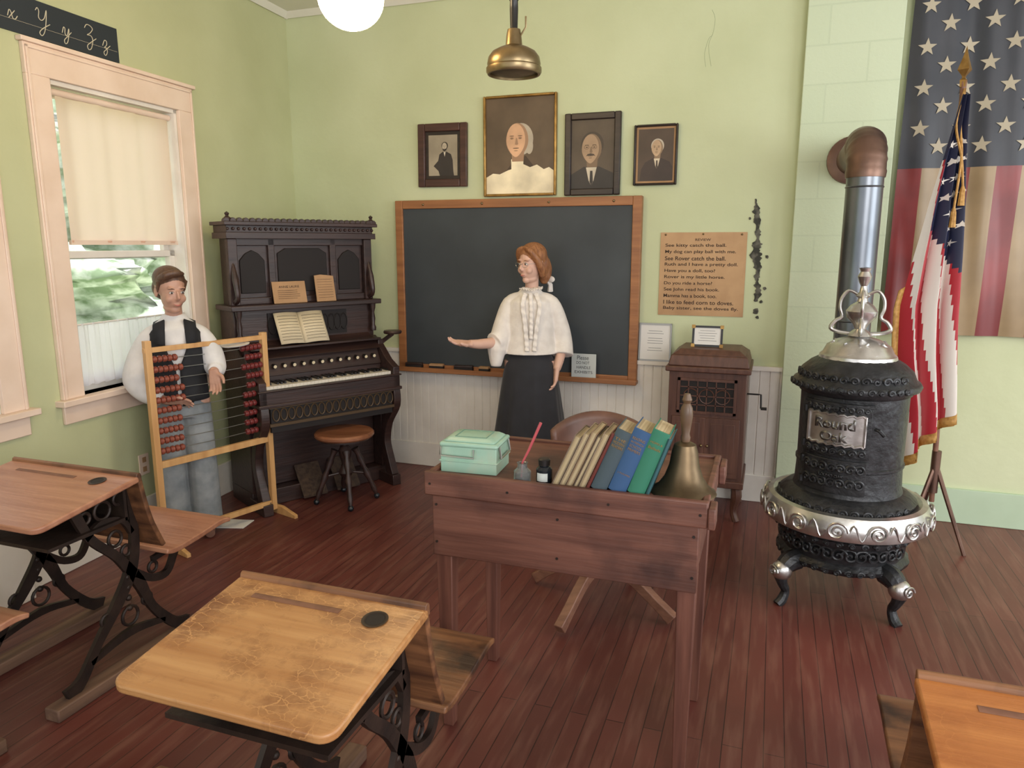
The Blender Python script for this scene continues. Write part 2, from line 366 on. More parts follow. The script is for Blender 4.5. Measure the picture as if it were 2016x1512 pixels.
# wainscot
mb=MB();x=-2.62;P=[]
while x<.08:
    P+=[(x,-.018),(x+.045,-.018),(x+.049,-.012),(x+.053,-.018)];x+=.0575
P=[p for p in P if p[0]<.084]+[(.084,-.018),(.084,0),(-2.62,0)]
mb.prism(P,.17,.815,'z');mb.box((-2.62,-.035,.815),(.084,0,.84))
o=mb.obj('trim_1',m_white,ang=20);struct(o);o['label']='white painted beadboard wainscot'
o=MB().box((-2.9,-.03,0),(.084,0,.17)).obj('baseboard_back',m_white,bevel=.004);struct(o)
o=MB().box((.565,-.02,0),(3.6,0,.2)).box((.085,-.075,0),(.56,-.06,.18)).obj('baseboard_right',m_greenbase,bevel=.004);struct(o)
o=MB().prism([(0,CEIL),(0,CEIL-.03),(-.015,CEIL-.035),(-.04,CEIL-.012),(-.05,CEIL)],-3.3,3.6,'x').obj('trim_2',m_ceil);struct(o)
# left wall with windows
CX=-3.26;WA=-86.5
WT=RT((CX,0,0),rz=WA)
def wl(name):
    e=bpy.data.objects.new(name,None);COL.objects.link(e);e.matrix_world=WT;e['kind']='structure';return e
w1=(1.155,1.975);w2=(2.395,3.215);zb,zt=.83,2.285
mb=MB()
for a,b,c,d in ((-.15,w1[0],0,CEIL),(w1[0],w1[1],0,zb),(w1[0],w1[1],zt,CEIL),(w1[1],w2[0],0,CEIL),(w2[0],w2[1],0,zb),(w2[0],w2[1],zt,CEIL),(w2[1],5.2,0,CEIL)):
    mb.box((a,-.14,c),(b,0,d))
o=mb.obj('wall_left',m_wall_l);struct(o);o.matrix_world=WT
o=MB().box((0,0,0),(5.2,.018,.2)).obj('baseboard_left',m_white,bevel=.004);struct(o);o.matrix_world=WT
o=MB().prism([(0,CEIL),(0,CEIL-.03),(.015,CEIL-.035),(.04,CEIL-.012),(.05,CEIL)],0,5.2,'x').obj('trim_3',m_ceil);struct(o);o.matrix_world=WT
o=MB().box((2.42,.018,0),(2.9,.10,.34)).obj('trim_4',m_white,bevel=.006);struct(o);o.matrix_world=WT;o['label']='white painted box trim at the wall base'
def window(nm,a,b,full):
    e=wl(nm)
    cw=.12
    mb=MB().box((a-cw,0,zb),(a,.022,zt)).box((b,0,zb),(b+cw,.022,zt)).box((a-cw,0,zt),(b+cw,.022,zt+.13)).box((a-cw-.015,0,zt+.13),(b+cw+.015,.035,zt+.15))
    mb.box((a-cw+.008,.022,zb),(a-cw+.022,.028,zt+.12)).box((b+cw-.022,.022,zb),(b+cw-.008,.028,zt+.12)).box((a-cw+.008,.022,zt+.106),(b+cw-.008,.028,zt+.12))
    mb.obj('casing',m_trimpink,e,bevel=.003)
    mb=MB().box((a-cw-.03,-.1,zb-.03),(b+cw+.03,.055,zb)).box((a-cw,0,zb-.12),(b+cw,.018,zb-.03))
    mb.obj('sill',m_trimpink,e,bevel=.004)
    mb=MB().box((a,-.14,zb),(a+.02,0,zt)).box((b-.02,-.14,zb),(b,0,zt)).box((a,-.14,zt-.02),(b,0,zt))
    mb.obj('jamb',m_white,e)
    mr=1.5
    for z0,z1,y in ((zb,mr+.02,-.07),(mr-.02,zt-.02,-.105)):
        mb=MB().box((a+.02,y-.03,z0),(a+.06,y,z1)).box((b-.06,y-.03,z0),(b-.02,y,z1)).box((a+.02,y-.03,z0),(b-.02,y,z0+(.06 if z0<1 else .035))).box((a+.02,y-.03,z1-.035),(b-.02,y,z1))
        mb.obj('sash',m_white,e,bevel=.003)
        MB().box((a+.055,y-.016,z0+.03),(b-.055,y-.012,z1-.03)).obj('pane',m_wglass,e)
    n=60;vs=[];fs=[]
    for j in range(2):
        for i in range(n+1):
            t=i/n;vs.append((a+.035+(b-a-.10)*t,-.035+.008*sin(t*20)*(1-.5*j)+.003*sin(t*41),(1.56,zt-.05)[j]))
    for i in range(n): fs.append((i,i+1,n+2+i,n+1+i))
    MB().add(vs,fs).obj('shade',m_shade,e)
    mb=MB();mb.tube([(a+.025,-.035,zt-.045),(b-.025,-.035,zt-.045)],.016,12);mb.box((a+.035,-.042,1.55),(b-.065,-.028,1.572));mb.obj('shade_roller',m_trimpink,e)
    if full:
        n=90;vs=[];fs=[]
        for j in range(7):
            for i in range(n+1):
                t=i/n;z=1.17-(1.17-.87)*j/6
                vs.append((a+.025+(b-a-.05)*t,-.04+.010*sin(t*70+j*.25)*(.4+j/9)+.004*sin(t*151),z-(.012*abs(sin(t*35)) if j==6 else 0)))
        for j in range(6):
            for i in range(n): k=j*(n+1)+i;fs.append((k,k+1,k+n+2,k+n+1))
        MB().add(vs,fs).obj('lace_curtain',m_sheer,e)
        MB().tube([(a+.02,-.04,1.165),(b-.02,-.04,1.165)],.005,8).obj('curtain_rod',m_white,e)
    return e
window('window_1',w1[0],w1[1],True);window('window_2',w2[0],w2[1],True)
mb=MB().box((-.035,0,-.057),(.035,.006,.057));o=mb.obj('outlet_plate',m_trimpink,bevel=.002)
top(o,'cream wall outlet plate low on the painted wall','electrical outlet');o.matrix_world=WT@Matrix.Translation((1.63,0,.38))
MB().box((-.013,.006,.012),(.013,.008,.04)).box((-.013,.006,-.04),(.013,.008,-.012)).each('outlet_socket',m_tan,o)
# alphabet strip
o=MB().box((-.93,0,-.08),(.93,.008,.08)).obj('alphabet_strip',m_strip)
top(o,'dark blackboard strip with cursive white letters above the window','alphabet strip')
o.matrix_world=WT@Matrix.Translation((2.47,.0,2.525))
letters=[('Z',[(0,.75),(.15,.95),(.4,.95),(.55,.8),(.35,.55),(.15,.42),(.4,.42),(.5,.2),(.35,-.25),(.15,-.35),(.1,-.15),(.4,.1),(.75,.35)]),
 ('z',[(0,.1),(.15,.4),(.3,.4),(.3,.2),(.12,.02),(.28,.02),(.3,-.2),(.15,-.4),(.05,-.25),(.25,-.05),(.55,.2)]),
 ('Y',[(0,.8),(.12,.95),(.2,.8),(.15,.5),(.3,.38),(.5,.55),(.65,.95),(.6,.5),(.45,-.1),(.25,-.38),(.12,-.25),(.35,0),(.8,.3)]),
 ('y',[(0,.1),(.12,.4),(.2,.35),(.18,.1),(.3,.02),(.45,.4),(.42,.1),(.3,-.3),(.15,-.42),(.1,-.25),(.35,0),(.6,.25)]),
 ('X',[(0,.85),(.12,.95),(.22,.8),(.3,.4),(.4,.05),(.55,.02),(.65,.15)]),('X2',[(.7,.95),(.55,.9),(.3,.45),(.1,.02),(0,.05)]),
 ('x',[(0,.1),(.12,.4),(.22,.3),(.28,.05),(.42,.03),(.55,.2)]),('x2',[(.42,.42),(.22,.2),(.05,.0)])]
pos={'z':.10,'Z':.20,'y':.33,'Y':.46,'x':.60,'X':.72,'x2':.60,'X2':.72}
mb=MB()
for k,pt in letters:
    s=.085;x0=-.93+pos[k]
    mb.tube([(x0-p.x*s,.0095,p.z*s-.03) for p in cr([(a,0,b) for a,b in pt],5)],.0018,5)
for q in range(6):
    for kk in (0,1):
        x0=-.93+.86+q*.18+kk*.08;s=.085
        mb.tube([(x0-p.x*s,.0095,p.z*s-.03) for p in cr([(0,0,.1+kk*.5),(.2,0,.9-kk*.4),(.4,0,.5),(.15,0,.1),(.35,0,-.05),(.7,0,.3)],5)],.0018,5)
mb.tube([(-.92,.009,-.03),(.92,.009,-.03)],.0006,4)
mb.obj('cursive_lettering',m_chalk,o)
# outside
o=MB().box((-30,-20,-.75),(-3.6,14,-.7)).obj('ground_outside',m_grass);struct(o)
n=110;m_=46;vs=[];fs=[]
for j in range(m_+1):
    for i in range(n+1):
        y=-16+30*i/n;z=-.8+4.6*j/m_
        vs.append((-9+.5*sin(i*.7+j*.4)+.4*sin(i*.27-j*.6)+random.uniform(-.22,.22)-.08*j*.3,y+random.uniform(-.1,.1),z+random.uniform(-.06,.06)))
for j in range(m_):
    for i in range(n): k=j*(n+1)+i;fs.append((k,k+1,k+n+2,k+n+1))
o=MB().add(vs,fs).obj('hedge_foliage',m_leaf,ang=180);top(o,'sunlit green hedge and tree foliage outside the window','hedge');o['kind']='stuff'
# ================= CHALKBOARD =================
E=thing('chalkboard','large slate chalkboard with oak frame on the wall','chalkboard',(-1.60,0,1.27))
MB().box((-.79,-.045,-.54),(.79,-.038,.53)).obj('slate_panel',m_slate,E)
mb=MB();W=.83;Hh=.57;fw=.055
mb.box((-W,-.058,-Hh),(-W+fw,-.0,Hh)).box((W-fw,-.058,-Hh),(W,-.0,Hh)).box((-W+fw,-.058,Hh-fw),(W-fw,-.0,Hh)).box((-W+fw,-.058,-Hh),(W-fw,-.037,-Hh+.04))
mb.obj('board_frame',m_boardframe,E,bevel=.004)
MB().box((-W-.01,-.12,-Hh-.005),(W+.01,-.045,-Hh+.017)).box((-W-.01,-.125,-Hh-.005),(W+.01,-.115,-Hh+.027)).obj('chalk_ledge',m_boardframe,E,bevel=.003)
mb=MB()
for x in (-.62,-.2,.25,.66): mb.ell((x,-.059,.542),.008)
mb.each('screw_head',m_brass,E)
for i,(x,l) in enumerate(((-2.30,.12),(-2.13,.10),(-1.93,.13),(-1.78,.07))):
    o=MB().box((-l/2,-.02,0),(l/2,.02,.02),0).box((-l/2,-.018,.02),(l/2,.018,.035),1).obj('chalkboard_eraser',[m_darker,m_tan if i%2 else m_dark],bevel=.003)
    top(o,'felt chalkboard eraser resting on the chalk ledge','eraser',(x,-.085,.718),(0,0,random.uniform(-6,6)),'erasers on the chalk ledge')
E=thing('notice_sign','small pale card sign asking not to handle exhibits','sign',(-1.10,-.09,.718))
MB().box((-.08,-.004,0),(.08,.0,.155)).obj('sign_card',m_signw,E,bevel=.002)
txt('Please',.075,.026,E,(-.005,-.0048,.13),(90,0,0),m_inkb)
txt('DO NOT',.085,.018,E,(-.005,-.0048,.098),(90,0,0),m_inkb)
txt('HANDLE',.09,.018,E,(0,-.0048,.068),(90,0,0),m_inkb)
txt('EXHIBITS',.115,.018,E,(0,-.0048,.038),(90,0,0),m_inkb)
# review chart
E=thing('reading_chart','tan paper reading lesson chart pinned to the wall','wall chart',(-.408,0,1.375))
MB().box((-.25,-.006,-.248),(.25,-.001,.248)).obj('chart_sheet',m_chart,E)
lines=['See kitty catch the ball.','My dog can play ball with me.','See Rover catch the ball.','Ruth and I have a pretty doll.','Have you a doll, too?','Rover is my little horse.','Do you ride a horse?','See John read his book.','Mamma has a book, too.','I like to feed corn to doves.','Baby sister, see the doves fly.']
txt('REVIEW',.09,.014,E,(0,-.0068,.205),(90,0,0),m_inkt,bold=.01)
for i,l in enumerate(lines):
    w=.0142*len(l);z=.170-i*.0375
    txt(l,w,.024,E,(-.22+w/2,-.0068,z),(90,0,0),m_inkt,bold=.012)
mb=MB()
for x,z in ((-.22,.235),(.22,.235),(0,.238)): mb.ell((x,-.008,z),.006)
mb.each('pin',m_brass,E)
# pictures
def eli(cx,cz,rx,rz,n=28,chin=0):
    o=[]
    for i in range(n):
        a=2*pi*i/n;s_=sin(a);o.append((cx+rx*cos(a)*(1-chin*(s_*s_ if s_<0 else 0)),cz+rz*s_))
    return o
def picture(lbl,x0,x1,z0,z1,fw,mf,mat_w,bg,coat,skin,hair,shirt,face=(0,.1,.2),tilt=0,style='bust',mat_c=None,liner=None):
    cx=(x0+x1)/2;cz=(z0+z1)/2;w=(x1-x0)/2;h=(z1-z0)/2
    E=thing('framed_portrait',lbl,'picture',(cx,0,cz));E.rotation_euler=(0,rad(tilt),0)
    mb=MB()
    for a,b in (((-w,-h),(-w+fw,h)),((w-fw,-h),(w,h)),((-w+fw,h-fw),(w-fw,h)),((-w+fw,-h),(w-fw,-h+fw))):
        mb.box((a[0],-.03,a[1]),(b[0],-.001,b[1]))
    mb.obj('picture_frame',mf,E,bevel=.006)
    w-=fw;h-=fw
    k3=skin.node_tree.nodes['Principled BSDF'].inputs['Base Color'].default_value
    sh1=M('portrait_half_tone',tuple(c*.72 for c in k3[:3])+(1,),rough=.6);sh2=M('portrait_shadow_tone',tuple(c*.42 for c in k3[:3])+(1,),rough=.6)
    mats=[mat_c or bg,bg,coat,skin,hair,shirt,sh2,sh1]
    mb=MB();mb.box((-w,-.012,-h),(w,-.002,h),0)
    w-=mat_w;h-=mat_w
    y=-.0125
    mb.flat([(-w,-h),(w,-h),(w,h),(-w,h)],y,m=1)
    fx,fz,fr=face;X=fx*w;Z=fz*h;r=fr*w
    kk=[0]
    def Q(p,m,k):
        kk[0]+=1
        mb.flat([(max(-w,min(w,a)),max(-h,min(h,b))) for a,b in p],y-.0003*k-.00002*kk[0],m=m)
    sh=Z-1.5*r
    if style=='cloud':
        Q([(X-1.0*r,sh-.7*r),(X-.5*r,sh-.1*r),(X-.3*r,sh+.4*r),(X+.6*r,sh+.5*r),(X+1.1*r,sh-.1*r),(X+1.7*r,sh-1.2*r)],2,0.5)
        Q([(-w,-h),(w,-h),(w,-h*.54),(w*.85,-h*.46),(w*.7,-h*.50),(w*.5,-h*.40),(w*.3,-h*.45),(w*.1,-h*.38),(-w*.15,-h*.46),(-w*.35,-h*.5),(-w*.6,-h*.58),(-w*.8,-h*.56),(-w,-h*.64)],5,1)
        Q([(X-.42*r,sh+.3*r),(X+.45*r,sh+.45*r),(X+.42*r,sh-.3*r),(X+.15*r,sh-1.0*r),(X-.4*r,sh-.8*r)],5,2)
        Q(eli(X+.26*r,Z+.06*r,r*.86,r*1.02),4,3)
        Q(eli(X+.85*r,Z-.4*r,r*.26,r*.5),4,3)
    elif style=='beard':
        Q([(X-3.2*r,-h*.55),(X-2.0*r,-h*.75),(X+2.6*r,-h*.8),(X+2.4*r,sh-2.0*r),(X+1.9*r,sh-.5*r),(X+.6*r,sh+.2*r),(X-.6*r,sh+.2*r),(X-1.6*r,sh-.5*r),(X-2.0*r,sh-2.2*r),(X-3.4*r,sh-3.6*r)],2,1)
        Q([(X-1.5*r,-h),(X+2.8*r,-h),(X+2.4*r,-h*.6),(X-2.4*r,-h*.5)],2,1.2)
        Q([(X-.3*r,sh+.1*r),(X+.3*r,sh+.1*r),(X,sh-1.1*r)],5,2)
        Q(eli(X+.05*r,Z+.25*r,r*.98,r*1.05),4,3)
    else:
        Q([(X-2.3*r,-h),(X+2.5*r,-h),(X+2.3*r,sh-1.1*r),(X+1.7*r,sh-.3*r),(X+.6*r,sh+.2*r),(X-.6*r,sh+.2*r),(X-1.6*r,sh-.35*r),(X-2.1*r,sh-1.2*r)],2,1)
        Q([(X-.42*r,sh+.15*r),(X+.42*r,sh+.15*r),(X+.2*r,sh-.8*r),(X,sh-1.2*r),(X-.2*r,sh-.8*r)],5,2)
        Q([(X-.09*r,sh-.1*r),(X+.1*r,sh-.1*r),(X+.14*r,sh-.9*r),(X,sh-1.2*r),(X-.12*r,sh-.9*r)],2,3)
        Q(eli(X+.04*r,Z+.30*r,r*.88,r*.95),4,3)
    Q([(X-.4*r,Z-.6*r),(X+.5*r,Z-.6*r),(X+.45*r,sh+.15*r),(X-.35*r,sh+.15*r)],7,4)
    Q(eli(X,Z-.02*r,r*.78,r*1.12,chin=.32),7,5)
    Q(eli(X-.09*r,Z-.0*r,r*.66,r*1.06,chin=.32),3,6)
    for s_ in (-1,1):
        Q(eli(X-.08*r+s_*.29*r,Z+.14*r,r*.14,r*.075,12),7,7);Q(eli(X-.08*r+s_*.29*r,Z+.12*r,r*.06,r*.045,10),6,8);Q(eli(X-.08*r+s_*.29*r,Z+.28*r,r*.17,r*.035,12),6,8)
    Q([(X-.08*r,Z+.15*r),(X-.0*r,Z+.15*r),(X+.08*r,Z-.24*r),(X-.0*r,Z-.30*r),(X-.16*r,Z-.26*r)],7,7)
    Q(eli(X-.08*r,Z-.50*r,r*.22,r*.04,14),6,8)
    Q(eli(X-.08*r,Z-.66*r,r*.14,r*.03,14),7,8)
    if style=='mustache':
        Q([(X-.42*r,Z-.52*r),(X-.3*r,Z-.38*r),(X-.07*r,Z-.32*r),(X+.18*r,Z-.38*r),(X+.3*r,Z-.52*r),(X+.05*r,Z-.46*r),(X-.2*r,Z-.46*r)],4,9)
        for s_ in (-1,1): Q(eli(X-.08*r+s_*.3*r,Z+.13*r,r*.2,r*.15,16),6,7.2);Q(eli(X-.08*r+s_*.3*r,Z+.13*r,r*.17,r*.125,16),3,7.4);Q(eli(X-.08*r+s_*.29*r,Z+.12*r,r*.09,r*.05,10),6,7.6)
    if style=='beard': Q([(X-.66*r,Z-.15*r),(X-.48*r,Z-.5*r),(X-.3*r,Z-.62*r),(X+.15*r,Z-.62*r),(X+.4*r,Z-.5*r),(X+.66*r,Z-.15*r),(X+.6*r,Z-.85*r),(X,Z-1.25*r),(X-.5*r,Z-.9*r)],4,9)
    mb.obj('picture_print',mats,E)
g=lambda n,a:M(n,C(*a),C(*[min(255,int(c*1.2)+4) for c in a]),scale=5,rough=.5)
picture('small dark-framed portrait of a bearded person in a dark coat',-2.265,-1.915,1.925,2.325,.05,m_gframe,.022,g('p1bg',(138,128,110)),g('p1c',(44,38,35)),g('p1s',(172,160,140)),g('p1h',(38,33,29)),g('p1w',(192,184,166)),(0.12,.42,.23),style='beard',mat_c=m_bframe,tilt=.6)
picture('gold-framed portrait of a white-haired person on dark ground',-1.80,-1.315,1.855,2.468,.016,m_gold,.0,g('p2bg',(84,69,53)),g('p2c',(58,45,34)),g('p2s',(190,150,118)),g('p2h',(160,150,134)),g('p2w',(208,196,168)),(-.08,.12,.42),style='cloud')
picture('dark-framed portrait of a person with mustache and glasses',-1.262,-.914,1.85,2.335,.04,m_bframe,.0,g('p3bg',(74,63,51)),g('p3c',(42,38,36)),g('p3s',(148,123,98)),g('p3h',(58,48,40)),g('p3w',(172,162,144)),(-.05,.16,.60),style='mustache')
picture('thin-framed sepia portrait of a grey-haired person in a suit',-.834,-.577,1.90,2.248,.013,m_bframe,.012,g('p4bg',(68,54,42)),g('p4c',(50,39,33)),g('p4s',(168,141,112)),g('p4h',(170,160,144)),g('p4w',(180,168,146)),(.08,.26,.42),mat_c=m_tan)
# notice leaning on wainscot cap
E=thing('framed_notice','silver-framed white typed notice standing on the wainscot ledge','framed notice',(-.667,-.024,.84));E.rotation_euler=(rad(-4),0,0)
mb=MB();w=.1;h=.235;fw=.01
mb.box((-w,-.012,0),(-w+fw,0,h)).box((w-fw,-.012,0),(w,0,h)).box((-w,-.012,0),(w,0,fw)).box((-w,-.012,h-fw),(w,0,h));mb.obj('notice_frame',m_silver,E)
MB().box((-w+.005,-.006,.005),(w-.005,-.002,h-.005)).obj('notice_sheet',m_wpaper,E)
mb=MB()
for i in range(9):
    if i in (2,6): continue
    q=random.uniform(.025,.05);mb.box((-q,-.0066,.185-i*.015),(q,-.0062,.1876-i*.015))
mb.obj('typed_lines',m_inkg,E)
# ================= GRAMOPHONE CABINET =================
E=thing('gramophone_cabinet','dark mahogany gramophone cabinet with lattice grille and side crank','cabinet',(-.31,-.235,0))
w=.21;d=.2
MB().box((-w,-d,.22),(w,d,.86)).box((-w-.012,-d-.012,.20),(w+.012,d,.24)).obj('cabinet_body',m_vic,E,bevel=.005)
mb=MB()
mb.box((-w-.02,-d-.025,.855),(w+.02,d+.0,.885));
mb.frus((0,0,.885),2*w+.02,2*d+.0,(0,0,.945),2*w-.01,2*d-.04);mb.frus((0,0,.945),2*w-.02,2*d-.05,(0,0,.975),2*w-.10,2*d-.12)
mb.obj('cabinet_lid',m_vic,E,bevel=.006)
for sx in (-1,1):
    for sy in (-1,1):
        mb=MB();mb.tube(cr([(sx*(w-.03),sy*(d-.03),.22),(sx*(w-.022),sy*(d-.025),.15),(sx*(w-.035),sy*(d-.035),.06),(sx*(w-.015),sy*(d-.02),.0)],4),[.028,.03,.018,.02],8);mb.obj('leg',m_vic,E)
MB().box((-.15,-d-.003,.63),(.15,-d+.002,.81)).obj('grille_recess',m_darker,E)
mb=MB()
for a,b in (((-.16,.62),(-.145,.82)),((.145,.62),(.16,.82)),((-.16,.62),(.16,.635)),((-.16,.805),(.16,.82))): mb.box((a[0],-d-.012,a[1]),(b[0],-d,b[1]))
for x in (-.1,-.05,0,.05,.1): mb.box((x-.003,-d-.008,.63),(x+.003,-d-.003,.81))
for z in (.67,.72,.77): mb.box((-.15,-d-.008,z-.003),(.15,-d-.003,z+.003))
for q in range(-1,2):
    mb.tube([(q*.085+.04*cos(t*pi/8),-d-.006,.72+.04*sin(t*pi/8)) for t in range(17)],.003,5)
mb.obj('lattice_grille',m_vic,E)
for sx in (-1,1):
    D=MB().box((min(0,sx*.185),-d-.014,.26),(max(0,sx*.185),-d-.001,.60)).box((min(sx*.03,sx*.16),-d-.017,.29),(max(sx*.03,sx*.16),-d-.013,.57)).obj('cabinet_door',m_vic,E,bevel=.004)
    MB().ell((sx*.016,-d-.02,.44),.008).obj('door_knob',m_brass,D)
MB().tube([(w,-.05,.72),(w+.06,-.05,.72),(w+.075,-.05,.72),(w+.078,-.05,.66),(w+.078,-.05,.64)],.005,8).tube([(w+.078,-.05,.64),(w+.11,-.05,.64)],.009,10).obj('crank',m_blackp,E)
E=thing('small_framed_card','small black and gold framed card on top of the cabinet','framed card',(-.335,-.27,.976));E.rotation_euler=(rad(-8),0,0)
w=.085;h=.12;fw=.012
mb=MB().box((-w,-.01,0),(-w+fw,0,h)).box((w-fw,-.01,0),(w,0,h)).box((-w,-.01,0),(w,0,fw)).box((-w,-.01,h-fw),(w,0,h)).obj('card_frame',m_blackp,E)
mb=MB()
for x in (-w+.006,w-.006):
    for z in (.006,h-.006): mb.box((x-.01,-.0112,z-.01),(x+.01,-.0098,z+.01))
mb.each('gold_corner',m_gold,E)
MB().box((-w+.01,-.006,.01),(w-.01,-.002,h-.01)).obj('card_sheet',m_wpaper,E)
mb=MB()
for i in range(5):
    q=random.uniform(.035,.055);mb.box((-q,-.0066,.09-i*.014),(q,-.0062,.0922-i*.014))
mb.obj('typed_lines',m_inkg,E)
# ================= BIG FLAG ON WALL =================
x0=.60;FW=1.48;zb_=1.07;zt_=3.02;zu=1.955
mb=MB();nx=13*6;nz=40;vs=[];fs=[];ms=[]
fy=lambda x,z:-.045+.012*sin(x*17+sin(z*2)*.8)+.006*sin(x*43+z*3)+.004*sin(z*9+x*5)
for j in range(nz+1):
    for i in range(nx+1):
        x=x0+FW*i/nx+(-.02+.02*(j/nz));z=zb_+(zt_-zb_)*j/nz
        vs.append((x,fy(x,z),z))
for j in range(nz):
    for i in range(nx):
        k=j*(nx+1)+i;fs.append((k,k+1,k+nx+2,k+nx+1))
        z=zb_+(zt_-zb_)*(j+.5)/nz;si=i//6
        ms.append(2 if (z>zu and si<7) else (0 if si%2==0 else 1))
mb.add(vs,fs,ms)
UW=FW*7/13
for r in range(8):
    for c in range(5):
        x=x0+UW*(r+.75)/8.2;z=zu+(zt_-zu)*((2*c+(1 if r%2 else 1.9)))/10.6
        P=starp(.046);mb.add([(x+a,fy(x+a,z+b)-.005,z+b) for a,b in P],[tuple(range(10))],3)
o=mb.obj('wall_flag',[m_red,m_cream,m_blue,m_star]);top(o,'large aged flag hung vertically, tan stars over red and cream stripes','flag')
# ================= POLE FLAG =================
E=thing('flag_stand','wooden flagpole with spear tip on tripod stand','flagpole',(.84,-.45,0),19)
mb=MB();mb.tube([(0,0,.25),(-.03,0,1.2),(-.07,0,2.3)],.013,12);mb.obj('pole',m_chairleg,E)
mb=MB();mb.lathe([(0,0),(.016,.0),(.018,.03),(.008,.04),(.012,.05),(.034,.075),(.014,.13),(0,.18)],4,c=(-.07,0,2.27));mb.obj('spear_finial',m_gold,E)
for a in (200,320,80):
    a=rad(a);MB().tube([(0,0,.45),(.02*cos(a),.02*sin(a),.40),(.17*cos(a),.17*sin(a),.0)],[.012,.012,.01],8).obj('tripod_leg',m_elbow,E)
MB().tube([(0,0,.3),(0,0,.52)],.022,12).obj('stand_collar',m_elbow,E)
mb=MB()
for q in range(2):
    mb.tube(cr([(-.07,-.02,2.26),(-.085-q*.02,-.04,2.1),(-.075,-.06,1.95),(-.09+q*.03,-.07,1.72+q*.1)],5),.006,6)
    mb.lathe([(.006,0),(.012,-.02),(.016,-.09),(0,-.09)],8,c=(-.09+q*.03,-.07,1.72+q*.1))
mb.obj('gold_cord',m_fringe,E)
def itp(z,tab):
    for (z0,a),(z1,b) in zip(tab,tab[1:]):
        if z0>=z>=z1: return a+(b-a)*(z0-z)/(z0-z1)
    return tab[-1][1] if z<tab[-1][0] else tab[0][1]
LT=[(2.23,-.095),(2.0,-.14),(1.745,-.195),(1.5,-.235),(1.26,-.265),(1.0,-.25),(.75,-.21),(.4,-.18)]
RTb=[(2.23,-.055),(1.745,-.02),(1.26,.0),(.73,.03),(.4,.03)]
nt=60;nz=60;vs=[];fs=[];ms=[]
def dp(t,j,o=0):
    zbm=.47+.27*(max(t,0)**.8)
    z=2.23+(zbm-2.23)*j
    x=itp(z,LT)*(1-t)+itp(z,RTb)*t
    A=.008+.026*min(1,(2.3-z))
    y=-.045+A*sin(t*2.6*2*pi+z*1.1+1.2)+.006*sin(z*7)
    x+=.008*sin(t*5*2*pi+1+z*3)*min(1,2.3-z)
    return (x,y-o,z)
for j in range(nz+1):
    for i in range(nt+1): vs.append(dp(i/nt,j/nz))
for j in range(nz):
    for i in range(nt):
        k=j*(nt+1)+i;fs.append((k,k+1,k+nt+2,k+nt+1))
        t=(i+.5)/nt;z=vs[k][2]
        if z>1.70-.30*t and (t>.18 or z>1.94): ms.append(2)
        else: ms.append(int(t*6.5+z*2.0)%2)
mb=MB();mb.add(vs,fs,ms)
for j in range(8,30,3):
    for q in range(4):
        t=.28+q*.22+(.11 if (j//3)%2 else 0)
        if t>.93: continue
        c=dp(t,j/nz)
        if c[2]<1.76-.30*t: continue
        wd_=itp(c[2],RTb)-itp(c[2],LT)
        mb.add([dp(t+a/wd_,j/nz-b/1.6,.004) for a,b in starp(.019,random.uniform(-.4,.4))],[tuple(range(10))],1)
o=mb.obj('draped_flag',[m_redn,m_whiten,m_bluen]);top(o,'red, white and blue flag with gold fringe draped on the flagpole','flag',(.84,-.45,0),(0,0,19))
vs=[];fs=[]
for i in range(nt+1):
    a=dp(i/nt,1);vs+=[a,(a[0]+random.uniform(-.005,.005),a[1]-.004,a[2]-.05)]
for i in range(nt): fs.append((2*i,2*i+1,2*i+3,2*i+2))
b0=len(vs)
for j in range(30,nz+1):
    a=dp(0,j/nz);vs+=[a,(a[0]-.03,a[1]-.002,a[2]-.018+random.uniform(-.005,.005))]
for j in range(nz-30): fs.append((b0+2*j,b0+2*j+1,b0+2*j+3,b0+2*j+2))
MB().add(vs,fs).obj('fringe',m_fringe,o,solid=.004)
# ================= STOVE =================
SX,SY=.36,-1.155
E=thing('parlor_stove','black cast-iron parlor stove with nickel trim and urn finial','stove',(SX,SY,0),-22)
mb=MB()
mb.lathe([(0,.14),(.14,.14),(.17,.16),(.225,.175),(.265,.195),(.272,.215),(.25,.235),(.255,.30),(.285,.325),(.29,.345),(.2,.36),(0,.36)],64,fn=lambda a,z:1+.012*sin(a*16))
mb.obj('ash_base',m_black,E,ang=50)
mb=MB();mb.lathe([(.19,.36),(.2,.42),(.245,.435),(.275,.455),(.28,.475),(.25,.50),(.222,.51),(.216,.53),(.212,.62),(.218,.625),(.218,.635),(.212,.64),(.214,.93),(.223,.935),(.226,.95),(.216,.96),(0,.96)],64);mb.obj('barrel',m_black,E,ang=50)
mb=MB();mb.lathe([(.216,.95),(.25,.955),(.256,.97),(.248,.985),(.235,.99),(.218,1.03),(.185,1.06),(.15,1.08),(.13,1.085),(0,1.085)],64,fn=lambda a,z:1+(.01*sin(a*24) if z>.99 else 0));mb.obj('stove_top',m_black,E,ang=50)
mb=MB();mb.lathe([(.155,1.075),(.152,1.09),(.14,1.10),(.125,1.13),(.085,1.155),(.05,1.165),(.035,1.17),(0,1.17)],48,fn=lambda a,z:1+(.02*sin(a*10) if z>1.1 else 0))
for k in range(8):
    a0=k*pi/4
    mb.tube([( (.135-.004*t)*cos(a0+.25*sin(t*.7)),(.135-.004*t)*sin(a0+.25*sin(t*.7)),1.10+.006*t) for t in range(9)],.005,6)
mb.obj('nickel_dome',m_nickel,E)
